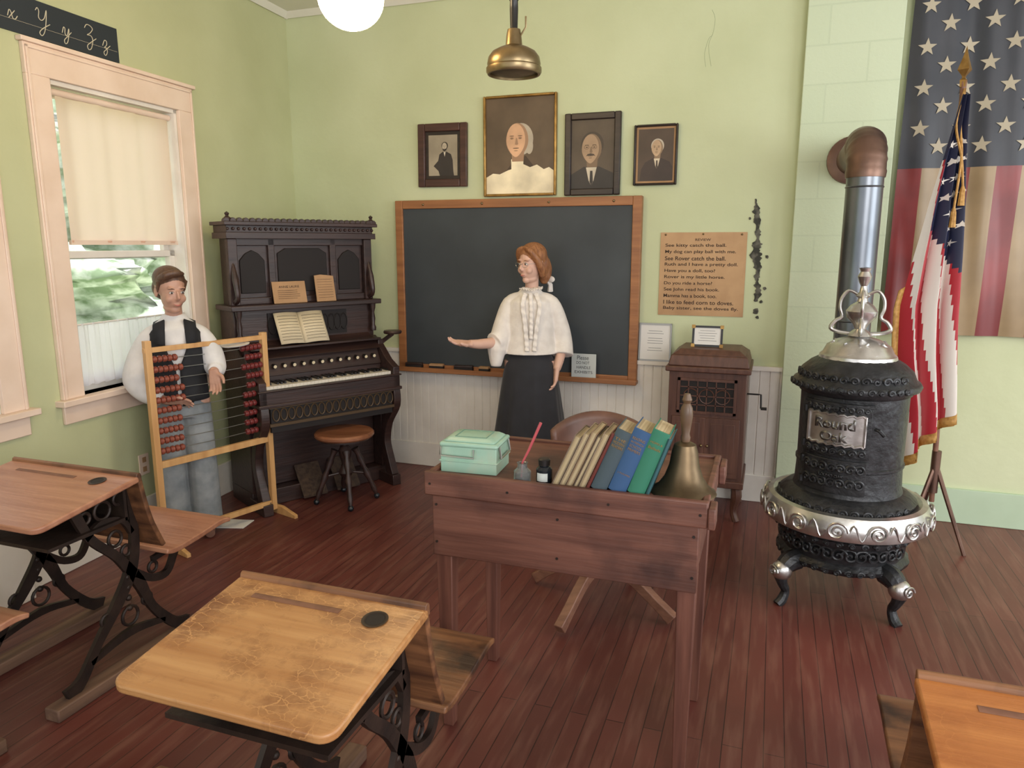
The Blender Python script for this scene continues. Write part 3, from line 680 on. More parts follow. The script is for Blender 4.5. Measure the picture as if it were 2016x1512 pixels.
mb=MB();mb.lathe([(.035,1.165),(.05,1.172),(.04,1.185),(.022,1.20),(.03,1.22),(.058,1.25),(.062,1.275),(.045,1.30),(.022,1.315),(.018,1.33),(.03,1.34),(.016,1.355),(.012,1.38),(.02,1.395),(.028,1.42),(.018,1.44),(.024,1.455),(0,1.46)],32)
for k in range(4):
    a=k*pi/2+.3
    P=[(.04,1.18),(.085,1.185),(.115,1.20),(.10,1.23),(.075,1.25),(.085,1.29),(.08,1.33),(.055,1.36),(.02,1.345)]
    mb.tube([(p.x*cos(a),p.x*sin(a),p.z) for p in cr([(u,0,v) for u,v in P],4)],[.008,.009,.007,.007,.006],8)
mb.obj('urn_finial',m_nickel,E)
mb=MB();mb.lathe([(.27,.455),(.300,.47),(.322,.465),(.342,.43),(.347,.40),(.340,.372),(.318,.36),(.310,.362),(.322,.40),(.312,.44),(.27,.445),(.27,.455)],96)
mb.obj('nickel_foot_rail',m_nickel,E)
def spiral(mb,ac,z0,s,dirn,R=.349,turn=2.0,tr=.005):
    P=[]
    for t in range(26):
        u=t/25;r=s*(1-u*.85);th=u*turn*2*pi
        x=dirn*r*cos(th);z=r*sin(th)*.95
        a=ac+x/R;P.append(((R+.002-.5*abs(z)*.2)*cos(a),(R+.002-.5*abs(z)*.2)*sin(a),z0+z))
    mb.tube(P,tr,6)
mb=MB()
for k in range(14):
    a=k*2*pi/14;spiral(mb,a,.415,.042,1 if k%2 else -1)
    P=[]
    for t in range(9):
        u=t/8;aa=a+.13+u*.19;P.append((.346*cos(aa),.346*sin(aa),.415+.032*sin(u*2*pi)))
    mb.tube(P,.004,6)
mb.obj('scroll_ornament',m_nickel,E)
for k in range(3):
    a=rad([-118,-28,90][k])
    mb=MB()
    P=[(.24,.20),(.29,.19),(.325,.15),(.315,.10),(.295,.06),(.31,.02),(.335,.0)]
    mb.tube([(p.x*cos(a),p.x*sin(a),p.z) for p in cr([(u,0,v) for u,v in P],4)],[.045,.045,.032,.022,.018,.022,.02],10)
    Lg=mb.obj('stove_leg',m_black,E)
    mb=MB();mb.ell((.322*cos(a),.322*sin(a),.160),(.044,.044,.045));spiral(mb,a,.165,.028,1,R=.368,turn=1.5);mb.obj('nickel_knee_plate',m_nickel,Lg)
def bentplate(mb,a0,a1,z0,z1,R,th,n=14,m=0):
    vs=[];fs=[]
    for i in range(n+1):
        a=a0+(a1-a0)*i/n
        for r,z in ((R,z0),(R+th,z0),(R+th,z1),(R,z1)): vs.append((r*cos(a),r*sin(a),z))
    for i in range(n):
        for k in range(4): fs.append((i*4+k,i*4+(k+1)%4,i*4+4+(k+1)%4,i*4+4+k))
    fs+= [(0,1,2,3),(n*4+3,n*4+2,n*4+1,n*4)]
    mb.add(vs,fs,m)
fc=rad(-90)
D=MB();bentplate(D,fc-.62,fc+.62,.69,.90,.211,.014);bentplate(D,fc-.66,fc+.66,.90,.915,.211,.02);D=D.obj('feed_door',m_black,E,bevel=.002)
mb=MB();bentplate(mb,fc-.5,fc+.5,.745,.865,.225,.007);
for z in (.742,.868):
    mb.tube([(.234*cos(fc-.5+i*.05),.234*sin(fc-.5+i*.05),z+.004*sin(i*2.1)) for i in range(21)],.006,6)
for s_ in (-1,1): mb.tube([(.234*cos(fc+s_*.5),.234*sin(fc+s_*.5),.742+i*.0126) for i in range(11)],.006,6)
NP=mb.obj('nickel_name_plate',m_nickel,D)
def bend_text(body,w,h,z,R,mat,par,nm='raised_lettering'):
    t=txt(body,w,h,par,(0,0,0),(0,0,0),mat,nm,bold=.03)
    bm=bmesh.new();bm.from_mesh(t.data)
    r=bmesh.ops.extrude_face_region(bm,geom=bm.faces[:]);
    for v in [g for g in r['geom'] if isinstance(g,bmesh.types.BMVert)]: v.co.z+=.006
    for v in bm.verts:
        a=fc+v.co.x/R;rr=R+v.co.z;y=v.co.y;v.co=(rr*cos(a),rr*sin(a),z+y)
    bm.to_mesh(t.data);bm.free();t.data.update()
m_plateback=M('nickel_recess',C(112,110,107),rough=.4,metal=.9)
bend_text('Round',.16,.046,.830,.232,m_plateback,NP);bend_text('Oak',.11,.042,.775,.232,m_plateback,NP)
D=MB();bentplate(D,fc-.60,fc+.60,.53,.675,.211,.014)
D=D.obj('ash_door',m_black,E,bevel=.002)
for zz,rr,ss,cnt,st_ in ((.64,.227,.022,7,.16),(.575,.227,.024,7,.16),(.71,.227,.016,7,.16),(.89,.227,.012,9,.13),(.97,.254,.012,16,.15),(1.01,.226,.018,14,.18),(.28,.262,.034,16,.17),(.335,.285,.012,16,.17),(.465,.275,.018,16,.17),(.205,.266,.014,16,.17)):
    mb=MB()
    for k in range(cnt): spiral(mb,fc-st_*(cnt-1)/2+k*st_,zz,ss,1 if k%2 else -1,R=rr,turn=1.5,tr=.006)
    mb.obj('cast_scroll_band',m_black,E)
bend_text('ROUND OAK',.10,.014,.608,.230,m_black,D)
mb=MB();mb.tube([(.24*cos(fc+.66),.24*sin(fc+.66),.82),(.266*cos(fc+.68),.266*sin(fc+.68),.82),(.266*cos(fc+.75),.266*sin(fc+.75),.80)],.008,8)
mb.obj('door_latch',m_black,E)
mb=MB()
for z in (.72,.87,.56,.65): mb.tube([(.222*cos(fc-.66),.222*sin(fc-.66),z-.014),(.222*cos(fc-.66),.222*sin(fc-.66),z+.014)],.012,8)
mb.each('hinge',m_black,E)
# stove pipe
E=thing('stove_pipe','blue-grey steel stove pipe with brown elbow entering the chimney','stovepipe',(.36,-.83,0))
mb=MB();mb.tube([(0,0,.80),(0,0,1.35),(0,0,1.89)],.078,32);mb.lathe([(.079,0),(.082,.004),(.079,.008)],32,c=(0,0,1.80));mb.lathe([(.079,0),(.083,.004),(.079,.008)],32,c=(0,0,1.2));mb.obj('pipe_section',m_pipe,E)
P=[(0,0,1.845)];rr=[.083]
for k in range(25):
    a=k*pi/48;P.append((0,.13-.13*cos(a),1.87+.13*sin(a)));rr.append(.083+(.003 if k%6==0 else 0))
P.append((0,.20,2.0));rr.append(.083)
MB().tube(P,rr,32,up=(1,0,0)).obj('pipe_elbow',m_elbow,E,ang=60)
mb=MB();mb.tube([(0,.19,2.0),(0,.764,2.0)],.079,32);mb.tube([(0,.735,2.0),(0,.75,2.0),(0,.765,2.0)],[.08,.125,.127],32);mb.obj('wall_thimble',m_elbow,E)
MB().tube([(0,0,.86),(0.01,-.05,.85),(.01,-.115,.85)],.07,24).obj('stove_collar',m_pipe,E)
# ================= LAMPS =================
E=thing('globe_pendant_lamp','lit white glass globe pendant lamp hanging from the ceiling','pendant lamp',(-1.6,-1.9,CEIL))
MB().lathe([(0,0),(.07,0),(.06,-.03),(.012,-.04)],32).tube([(0,0,-.03),(0,0,-.46)],.008,10).lathe([(.05,-.52),(.055,-.47),(.03,-.45),(0,-.44)],32).obj('lamp_fitting',m_brass,E)
MB().ell((0,0,-.615),(.126,.126,.118),40,24).obj('glass_globe',m_glow,E)
E=thing('brass_mantle_lamp','aged brass mantle lamp hanging on a black rod from the ceiling','pendant lamp',(-1.04,-1.6,CEIL))
z=-CEIL
mb=MB().lathe([(0,0),(.05,0),(.045,-.02),(.008,-.03)],24).tube([(0,0,-.02),(0,0,2.53+z)],.006,8);mb.obj('hanging_rod',m_blackp,E)
MB().lathe([(0,2.54),(.014,2.535),(.016,2.52),(.022,2.51),(.016,2.50),(.017,2.47),(.015,2.40),(.02,2.385),(0,2.38)],24,c=(0,0,z)).obj('valve_body',m_blackp,E)
MB().lathe([(.012,2.40),(.026,2.395),(.030,2.375),(.034,2.335),(.06,2.325),(.088,2.31),(.103,2.29),(.108,2.265),(.106,2.255),(.112,2.25),(.112,2.235),(.106,2.225),(.098,2.225),(.096,2.25),(.05,2.28),(0,2.29)],48,c=(0,0,z)).tube([(.02,0,2.36+z),(.05,0,2.40+z),(.05,0,2.44+z)],.004,6).obj('brass_reservoir',m_brass,E)
MB().lathe([(0,2.232),(.05,2.228),(.095,2.234),(.096,2.24),(0,2.25)],40,c=(0,0,z)).obj('burner_plate',m_brassdark,E)
# ================= ORGAN =================
OX,OY=-2.811,-1.188
E=thing('pump_organ','dark walnut parlor pump organ with carved crown and music shelf','organ',(OX,OY,0),61)
W=.92
mb=MB()
mb.box((0,.02,0),(W,.33,.10));mb.box((0,.0,.10),(.04,.33,.95));mb.box((W-.04,.0,.10),(W,.33,.95));mb.box((.04,.10,.1),(W-.04,.33,.95))
mb.box((.0,.12,.95),(W,.33,1.18))
mb.obj('lower_case',m_dark,E,bevel=.005)
mb=MB();mb.box((.02,.16,1.20),(W-.02,.31,1.60));mb.box((-.03,.06,1.175),(W+.03,.31,1.205));mb.box((-.005,.12,1.205),(.05,.16,1.585));mb.box((W-.05,.12,1.205),(W+.005,.16,1.585))
for a,b in ((.0,.05),(.24,.28),(.64,.68),(.87,.92)): mb.box((a,.14,1.205),(b,.165,1.585))
mb.box((0,.14,1.205),(W,.165,1.245));mb.box((0,.14,1.545),(W,.165,1.59))
mb.obj('upper_case',m_dark,E,bevel=.004)
mb=MB();
for a,b in ((.07,.22),(.70,.85)):
    mb.prism([(a,1.27),(b,1.27),(b,1.46),((a+b)/2+.04,1.50),((a+b)/2,1.52),((a+b)/2-.04,1.50),(a,1.46)],.150,.162,'y')
mb.prism([(.30,1.27),(.62,1.27),(.62,1.50),(.57,1.53),(.35,1.53),(.30,1.50)],.150,.162,'y')
mb.each('carved_panel',m_darker,E,bevel=.004)
mb=MB();mb.box((-.02,.09,1.585),(W+.02,.31,1.62));mb.box((-.01,.11,1.62),(W+.01,.31,1.66));mb.box((-.03,.08,1.66),(W+.03,.31,1.68))
n=26
for i in range(n): mb.prism([( -.03+(W+.06)*i/n+ (W+.06)/n*(.5+.5*cos(pi-pi*k/6)),1.68+.022*sin(pi*k/6)) for k in range(7)],.09,.12,'y')
for i in range(30): mb.ell((-.02+(W+.04)*(i+.5)/30,.105,1.64),.009,8,6)
for s in (0,W): mb.lathe([(.018,1.68),(.02,1.70),(.008,1.71),(.014,1.725),(0,1.735)],12,c=(s,.11,0))
mb.obj('carved_crown',m_dark,E,bevel=.002)
for x in (.02,W-.02): MB().lathe([(.018,1.0),(.02,1.02),(.012,1.04),(.016,1.08),(.01,1.12),(.018,1.15),(.02,1.18)],12,c=(x,.09,0)).obj('turned_spindle',m_dark,E);MB().tube(cr([(x,.14,1.22),(x,.08,1.25),(x,.10,1.35),(x,.13,1.45)],4),[.02,.014,.02,.008],8).obj('scroll_bracket',m_dark,E)
mb=MB();mb.box((.20,.112,1.0),(W-.20,.118,1.15))
for i in range(12): mb.tube([(.225+i*.043+.024*cos(k*pi/6),.108,1.075+.05*sin(k*pi/6)) for k in range(13)],.004,5)
mb.obj('fret_panel',m_darker,E)
mb=MB();mb.box((.03,-.02,.95),(W-.03,.125,.965));mb.prism([(-.03,.90),(.12,.99),(.12,.90)],.04,W-.04,'x');mb.obj('music_desk',m_dark,E,bevel=.004)
mb=MB();mb.box((0,-.18,.66),(W,.10,.735));mb.prism([(-.18,.66),(-.18,.79),(-.10,.83),(.0,.92),(.10,.97),(.10,.66)],0,.045,'x');mb.prism([(-.18,.66),(-.18,.79),(-.10,.83),(.0,.92),(.10,.97),(.10,.66)],W-.045,W,'x')
mb.box((.045,-.03,.735),(W-.045,.10,.80));mb.prism([(-.04,.80),(.02,.93),(.1,.93),(.1,.80)],.045,W-.045,'x')
mb.box((-.01,-.19,.645),(W+.01,.08,.665));mb.box((-.01,-.19,.735),(W+.01,-.165,.745))
mb.obj('key_bed',m_dark,E,bevel=.004)
mb=MB()
nk=36
for i in range(nk):
    a=.05+(W-.10)*i/nk;mb.box((a+.0006,-.155,.745),(a+(W-.10)/nk-.0006,-.035,.763),0)
for i in range(nk):
    if i%7 in (0,1,3,4,5):
        a=.05+(W-.10)*(i+1)/nk;mb.box((a-.006,-.115,.763),(a+.006,-.035,.775),1)
mb.obj('keyboard',[m_key,m_blackp],E)
for i in range(13):
    x=.10+i*.06;k_=MB().tube([(x,-.015,.86),(x,-.045,.855)],[.009,.013],10).obj('stop_knob',m_blackp,E)
    MB().tube([(x,-.046,.8546),(x,-.0475,.8544)],[.010,.010],10).obj('stop_label',m_paper,k_)
mb=MB();mb.box((.06,-.176,.50),(W-.06,-.16,.66))
mb.obj('key_slip_back',m_darker,E)
mb=MB()
for i in range(17):
    x=.09+i*.047;mb.tube([(x+.02*cos(k*pi/6),-.18,.60+.035*sin(k*pi/6)) for k in range(13)],.004,5,m=0)
mb.box((.05,-.185,.64),(W-.05,-.17,.655));mb.box((.05,-.185,.535),(W-.05,-.17,.552))
mb.obj('gilt_fretwork',M('dull_bronze_fret',C(86,68,48),rough=.5,metal=.4),E)
for x in (.0,W-.05):
    mb=MB();mb.ribbon([(-.15,.66),(-.15,.55),(-.06,.42),(-.03,.28),(-.07,.15),(-.10,.06)],[.06,.07,.06,.05,.06,.08],x,x+.05);mb.box((x-.005,-.15,0),(x+.055,.05,.07));mb.obj('bracket_leg',m_dark,E,bevel=.004)
for x in (.30,.53):
    mb=MB();mb.add([(x,-.03,.03),(x+.16,-.03,.03),(x+.16,.09,.20),(x,.09,.20),(x,-.03,.015),(x+.16,-.03,.015),(x+.16,.09,.185),(x,.09,.185)],[(0,1,2,3),(7,6,5,4),(0,4,5,1),(1,5,6,2),(2,6,7,3),(3,7,4,0)]);mb.obj('pedal',M('pedal_carpet',C(84,66,52),C(60,46,38),scale=40,rough=.9),E)
mb=MB();mb.prism([(.06,.57),(.86,.57),(.86,.46),(.76,.50),(.46,.52),(.17,.50),(.06,.46)],-.0,.02,'y');mb.obj('knee_panel',m_dark,E)
for sx in (-1,1):
    x=0 if sx<0 else W
    mb=MB();mb.lathe([(0,.985),(.055,.985),(.06,.995),(.055,1.005),(0,1.005)],24,c=(x+sx*.045,-.04,0));mb.tube([(x,.02,.93),(x+sx*.045,-.04,.985)],.014,8);mb.obj('lamp_bracket',m_dark,E)
OT=RT((OX,OY,0),rz=61)
def onorgan(o,loc,rx=0,rz=0): o.matrix_world=OT@RT(loc,rx=rx,rz=rz)
E=thing('printed_card','brown printed program card leaning on the organ shelf','card');onorgan(E,(.24,.095,1.207),rx=-12)
MB().box((0,0,0),(.21,.004,.13)).obj('card_sheet',m_tan,E);txt('ANNIE LAURIE',.13,.014,E,(.105,-.001,.098),(90,0,0),m_inkt)
mb=MB()
for i in range(5): mb.box((.03,-.0012,.075-i*.012),(.03+random.uniform(.1,.15),-.0004,.0768-i*.012))
mb.obj('printed_lines',m_inkt,E)
E=thing('sheet_music','tall brown sheet of music leaning on the organ shelf','sheet music');onorgan(E,(.51,.085,1.207),rx=-10)
MB().prism([(0,0),(.13,0),(.128,.155),(.09,.16),(.04,.165),(0,.16)],0,.004,'y').obj('music_sheet',m_tan,E)
mb=MB()
for i in range(8): mb.box((.015,-.0012,.135-i*.016),(.115,-.0004,.1362-i*.016))
mb.obj('printed_lines',m_inkt,E)
E=thing('hymn_book','open cream music book resting on the organ music desk','book');onorgan(E,(.38,.01,.967),rx=-28)
for sx in (-1,1):
    vs=[];fs=[]
    for j in range(2):
        for i in range(9):
            t=i/8;vs.append((sx*.155*t,-.006-.018*sin(t*pi*.8)*(1-t*.3),j*.20))
    for i in range(8): fs.append((i,i+1,10+i,9+i))
    P=MB().add(vs,fs).obj('page',m_paper,E,solid=.006)
    mb=MB()
    for r in range(9):
        for q in range(2): 
            z=.178-r*.019-q*.005;a=[]
            for i in range(8):
                t=.1+.8*i/7;a.append((sx*.155*t,-.0098-.018*sin(t*pi*.8)*(1-t*.3),z))
            mb.tube(a,.0008,4)
    mb.obj('staff_lines',m_inkt,P)
# organ stool
E=thing('organ_stool','round wooden organ stool with turned legs and glass ball feet','stool',(-2.385,-.86,0),10)
MB().lathe([(0,.41),(.15,.41),(.17,.415),(.178,.425),(.178,.437),(.168,.447),(.14,.449),(.12,.446),(0,.444)],48).obj('seat',m_stooltop,E)
MB().lathe([(.12,.395),(.15,.40),(.15,.412),(0,.412)],40).lathe([(0,.16),(.03,.165),(.045,.19),(.03,.22),(.022,.25),(.035,.29),(.04,.33),(.02,.36),(.022,.40),(0,.40)],24).obj('center_post',m_dark,E)
for k in range(4):
    a=k*pi/2+.5;mb=MB();mb.tube([(r*cos(a),r*sin(a),z) for r,z in ((.06,.335),(.075,.30),(.09,.26),(.11,.21),(.125,.17),(.145,.12),(.165,.07),(.178,.03))],[.024,.014,.021,.012,.022,.013,.018,.01],12)
    mb.tube([(.02*cos(a),.02*sin(a),.19),(.13*cos(a),.13*sin(a),.17)],.008,8)
    g_=mb.obj('turned_leg',m_dark,E);MB().ell((.182*cos(a),.182*sin(a),.018),.018).obj('ball_foot',m_ink,g_)
# ================= ABACUS =================
ang=math.degrees(math.atan2(.65,.19))
AX=(-2.86,-1.82);AL=.66
E=thing('standing_abacus','tall pine standing abacus with red-brown beads on wires','abacus',(AX[0],AX[1],0),ang)
t=.016
MB().box((-t,-t,.03),(t,t,1.09)).box((AL-t,-t,.03),(AL+t,t,1.07)).each('post',m_pine,E,bevel=.002)
MB().box((-.02,-.011,1.03),(AL+.02,.011,1.055)).box((t,-.011,.44),(AL-t,.011,.475)).box((t,-.011,.06),(AL-t,.011,.09)).each('rail',m_pine,E,bevel=.002)
for x in (0,AL): MB().prism([(-.17,0),(.17,0),(.17,.02),(.05,.05),(-.05,.05),(-.17,.02)],x+t,x+t+.022,'x').obj('foot',m_pine,E,bevel=.002)
zs=[.995-.052*i for i in range(10)]
mb=MB()
for z in zs: mb.tube([(t,0,z),(AL/2,0,z-.006),(AL-t,0,z)],.0022,6)
mb.each('wire',m_wire,E)
prof=[(.003,-.0125),(.012,-.0115),(.0175,-.005),(.0175,.005),(.012,.0115),(.003,.0125)]
bm_=MB().lathe(prof,14,T=RT(ry=90)).obj('bead',m_bead,E)
bd=MB().lathe(prof,14,T=RT(ry=90)).obj('bead',m_bead2,E)
bm_.location=(t+.015,0,zs[0]);bd.location=(AL-t-.015,0,zs[0])
for ri,z in enumerate(zs):
    nl=6 if ri in (1,3,4) else 5
    for k in range(10):
        if ri==0 and k in (0,9): continue
        src=bm_ if k<nl else bd
        b=src.copy();COL.objects.link(b);b.parent=E
        if k<nl: b.location=(t+.015+k*.0262,0,z-.0004*k)
        else: b.location=(AL-t-.015-(9-k)*.0262,0,z-.0004*(9-k))
o=MB().lathe([(0,0),(.06,.0),(.075,.004),(.078,.008),(.06,.006),(0,.004)],32).obj('paper_disc',m_wpaper)
top(o,'round pale paper disc resting on the abacus wire','paper disc');o.matrix_world=RT((AX[0],AX[1],0),rz=ang)@RT((.48,.0,1.014),ry=-4)
o=MB().prism([(-.1,-.06),(.09,-.07),(.11,.05),(-.08,.07)],0.001,.004).obj('paper_scrap',m_wpaper);top(o,'crumpled white paper scrap on the floorboards','paper',(-2.80,-1.40,0),(0,0,20))
# ================= TEACHER DESK =================
E=thing('teacher_desk','worn reddish-brown wooden teacher desk with tall legs','desk',(-.545,-2.64,0))
hw=.42
mb=MB();mb.box((-hw+.01,.02,.795),(hw-.01,.50,.858));mb.box((-hw,.0,.80),(hw,.022,.875));mb.box((-hw,.02,.80),(-hw+.02,.5,.87));mb.box((hw-.02,.02,.80),(hw,.5,.87));mb.box((-hw,.49,.80),(hw,.51,.868))
mb.obj('desk_top',m_tdesk,E,bevel=.005)
mb=MB();mb.box((-hw+.022,.012,.605),(hw-.022,.03,.80));mb.box((-hw+.03,.03,.62),(-hw+.048,.48,.80));mb.box((hw-.048,.03,.62),(hw-.03,.48,.80));mb.box((-hw+.03,.47,.62),(hw-.03,.488,.80))
mb.obj('apron_panel',m_tdesk,E,bevel=.003)
mb=MB()
for x in (-hw+.035,0,hw-.035):
    for z in (.65,.77): mb.tube([(x,.012,z),(x,.009,z)],.004,8)
for x in (-hw+.02,-.15,.15,hw-.02): mb.tube([(x,0,.838),(x,-.002,.838)],.004,8)
mb.each('screw_head',m_iron,E)
MB().box((hw,-.005,.80),(hw+.02,.07,.86)).box((hw,.40,.80),(hw+.02,.5,.86)).each('end_cleat',m_tdesk,E,bevel=.004)
for x,y in ((-hw+.05,.055),(hw-.05,.055),(-hw+.05,.455),(hw-.05,.455)):
    MB().frus((x,y,0),.036,.036,(x,y,.64),.054,.054).frus((x,y,.64),.054,.054,(x,y,.79),.054,.054).obj('leg',m_tdeskv,E,bevel=.003)
ZD=.8585
E=thing('metal_box','mint green enamelled metal lunch box with wire clasp','box',(-.852,-2.50,ZD),4)
MB().box((-.09,-.07,0),(.09,.07,.082)).box((-.094,-.074,.035),(.094,.074,.039)).obj('box_body',m_mint,E,bevel=.012,seg=3)
MB().box((-.094,-.074,.080),(.094,.074,.096)).frus((0,0,.096),.175,.138,(0,0,.108),.14,.10).obj('box_lid',m_mint,E,bevel=.008,seg=3)
MB().tube([(-.05,-.042,.108),(.05,-.042,.108),(.05,.042,.108),(-.05,.042,.108),(-.05,-.042,.108)],.0025,6).obj('lid_ridge',m_mintd,E)
mb=MB();mb.tube([(-.085,-.077,.082),(-.085,-.079,.055),(.02,-.079,.052),(.02,-.077,.078)],.003,6);mb.tube([(.093,-.05,.087),(.099,-.05,.05),(.099,.05,.05),(.093,.05,.087)],.0035,6);mb.tube([(-.093,-.05,.087),(-.099,-.05,.05),(-.099,.05,.05),(-.093,.05,.087)],.0035,6);mb.each('wire_clasp',m_wire,E)
E=thing('ink_jar','small clear glass ink jar on the desk','jar',(-.665,-2.59,ZD))
MB().lathe([(0,0),(.024,0),(.026,.004),(.026,.034),(.015,.045),(.014,.058),(.017,.06),(.012,.06),(.011,.045),(.022,.034),(.022,.006),(0,.006)],28).obj('jar_glass',m_glassj,E)
MB().lathe([(0,.007),(.0215,.007),(.0215,.016),(0,.016)],24).obj('jar_ink',M('grey_ink',C(70,72,76),rough=.2),E)
o=MB().tube([(-.004,.0,.01),(.0,.0,.06),(.02,.0,.10),(.056,.0,.185)],[.0025,.003,.004,.0045],10).obj('dip_pen',M('pink_pen_paint',C(186,84,92),rough=.35));top(o,'pink dip pen standing in the glass ink jar','pen',(-.665,-2.59,ZD))
E=thing('ink_bottle','dark glass ink bottle with paper label','bottle',(-.602,-2.575,ZD))
MB().lathe([(0,0),(.022,0),(.024,.004),(.024,.042),(.018,.05),(.014,.052),(.014,.056),(0,.056)],28).obj('bottle_glass',m_ink,E)
MB().lathe([(0,.055),(.017,.055),(.018,.072),(.014,.075),(0,.075)],24).obj('bottle_cap',m_blackp,E)
mb=MB();bentplate(mb,rad(-130),rad(-50),.01,.035,.0243,.0005);mb.obj('bottle_label',m_signw,E)
# books
def book(i,x,w,h,d,lean,mat,spine=True,title=None,y=-2.612,lab=''):
    E=thing('book',lab,'book',(x,y,ZD+.001),0,'books standing on the teacher desk')
    E.rotation_euler=(0,rad(lean),0)
    c=.003
    mb=MB();mb.box((-w,0,0),(-w+c,d,h));mb.box((-c,0,0),(0,d,h))
    if spine:
        mb.prism([(-w,0),(-w*.85,-.004),(-w*.5,-.0065),(-w*.15,-.004),(0,0),(0,.003),(-w,.003)],0,h,'z')
    else: mb.box((-w,d-c,0),(0,d,h))
    o=mb.obj('book_cover',mat,E,bevel=.0008)
    MB().box((-w+c,.004,.004),(-c,d-.004,h-.004)).obj('page_block',m_pages,E)
    if title:
        for k,(t,zz) in enumerate(title): txt(t,w*.72,.006 if len(t)>7 else .008,E,(-w/2,-.0075,h*zz),(90,0,0),m_gold,'spine_title')
    return E
xb=-.575
specs=[(.020,.17,24,m_book[0],False,None,'old book with worn page edges outward, brown cover'),
(.016,.182,24,m_book[1],False,None,'old tan book with worn page edges outward'),
(.018,.187,24,m_book[3],False,None,'old faded brown book, page edges outward'),
(.014,.175,24,m_book[2],False,None,'thin old dark-brown book, page edges outward'),
(.018,.185,23,m_book[1],False,None,'old cream-edged tan book, page edges outward'),
(.010,.19,23,m_book[4],True,None,'thin red-brown cloth book'),
(.045,.192,22,m_book[5],True,[('THE',.86),('MODERN',.80),('READERS',.74)],'thick slate-blue cloth book with gilt title'),
(.050,.196,21,m_book[6],True,[('READING',.86),('IN FRENCH',.80),('SCHOOL',.74),('PRIMERS',.68),('J. McDUFFEE',.3)],'thick bright blue cloth book with gilt title'),
(.048,.197,20,m_book[7],True,[('HOPES & ',.82),('Ballads',.74)],'thick green cloth book with gilt title'),
(.010,.182,19,m_book[8],True,None,'thin teal book at the end of the row')]
for i,(w,h,ln,mt,sp,ti,lb) in enumerate(specs):
    xb+=w/cos(rad(ln))+.0015
    book(i,xb,w,h,.13,ln,mt,sp,ti,lab=lb)
# bell
E=thing('hand_bell','bronze school hand bell with turned wooden handle','bell',(-.205,-2.52,ZD))
MB().lathe([(0,.15),(.015,.148),(.03,.14),(.036,.12),(.042,.08),(.054,.045),(.072,.018),(.090,.006),(.093,0),(.086,.0),(.066,.016),(.048,.045),(.03,.12),(0,.135)],48).obj('bell_body',m_brassdark,E)
MB().lathe([(.012,.148),(.014,.16),(.011,.17),(.015,.20),(.018,.225),(.016,.245),(.009,.258),(.014,.268),(.008,.285),(0,.287)],24).obj('bell_handle',M('worn_handle',C(104,80,60),C(84,63,46),scale=10,rough=.4),E)
# teacher chair
E=thing('swivel_chair','brown wooden swivel desk chair with curved leather back','chair',(-.63,-1.62,0),18)
MB().lathe([(0,.40),(.18,.40),(.21,.41),(.22,.425),(.20,.44),(0,.43)],40,T=RT(sc=(1,.95,1))).obj('seat',m_chairw,E)
n=20;vs=[];fs=[]
for j in range(9):
    for i in range(n+1):
        a=rad(22+136*i/n);t=j/8;R=.215+.015*t
        zz=.52+t*(.285-.06*abs(cos(a))**2)
        vs.append((R*cos(a),.02+R*sin(a)*(1+.12*t),zz))
for j in range(8):
    for i in range(n): k=j*(n+1)+i;fs.append((k,k+1,k+n+2,k+n+1))
MB().add(vs,fs).obj('backrest',m_leather,E,solid=.022)
mb=MB()
for a in (35,60,90,120,145): a=rad(a);mb.tube([(.18*cos(a),.02+.18*sin(a),.43),(.212*cos(a),.02+.215*sin(a),.54)],.011,8)
mb.each('back_spindle',m_chairw,E)
MB().tube([(0,0,.2),(0,0,.40)],.022,16).lathe([(0,.15),(.045,.16),(.05,.2),(.03,.24),(0,.24)],24).obj('swivel_post',m_iron,E)
for k in range(4):
    a=rad(-106+90*k-18);MB().ribbon([(.03,.19),(.14,.165),(.27,.08),(.34,.03)],[.05,.045,.04,.05],-.02,.02,T=Matrix.Rotation(a-pi/2,4,'Z')).obj('chair_foot',m_chairleg,E,bevel=.004)
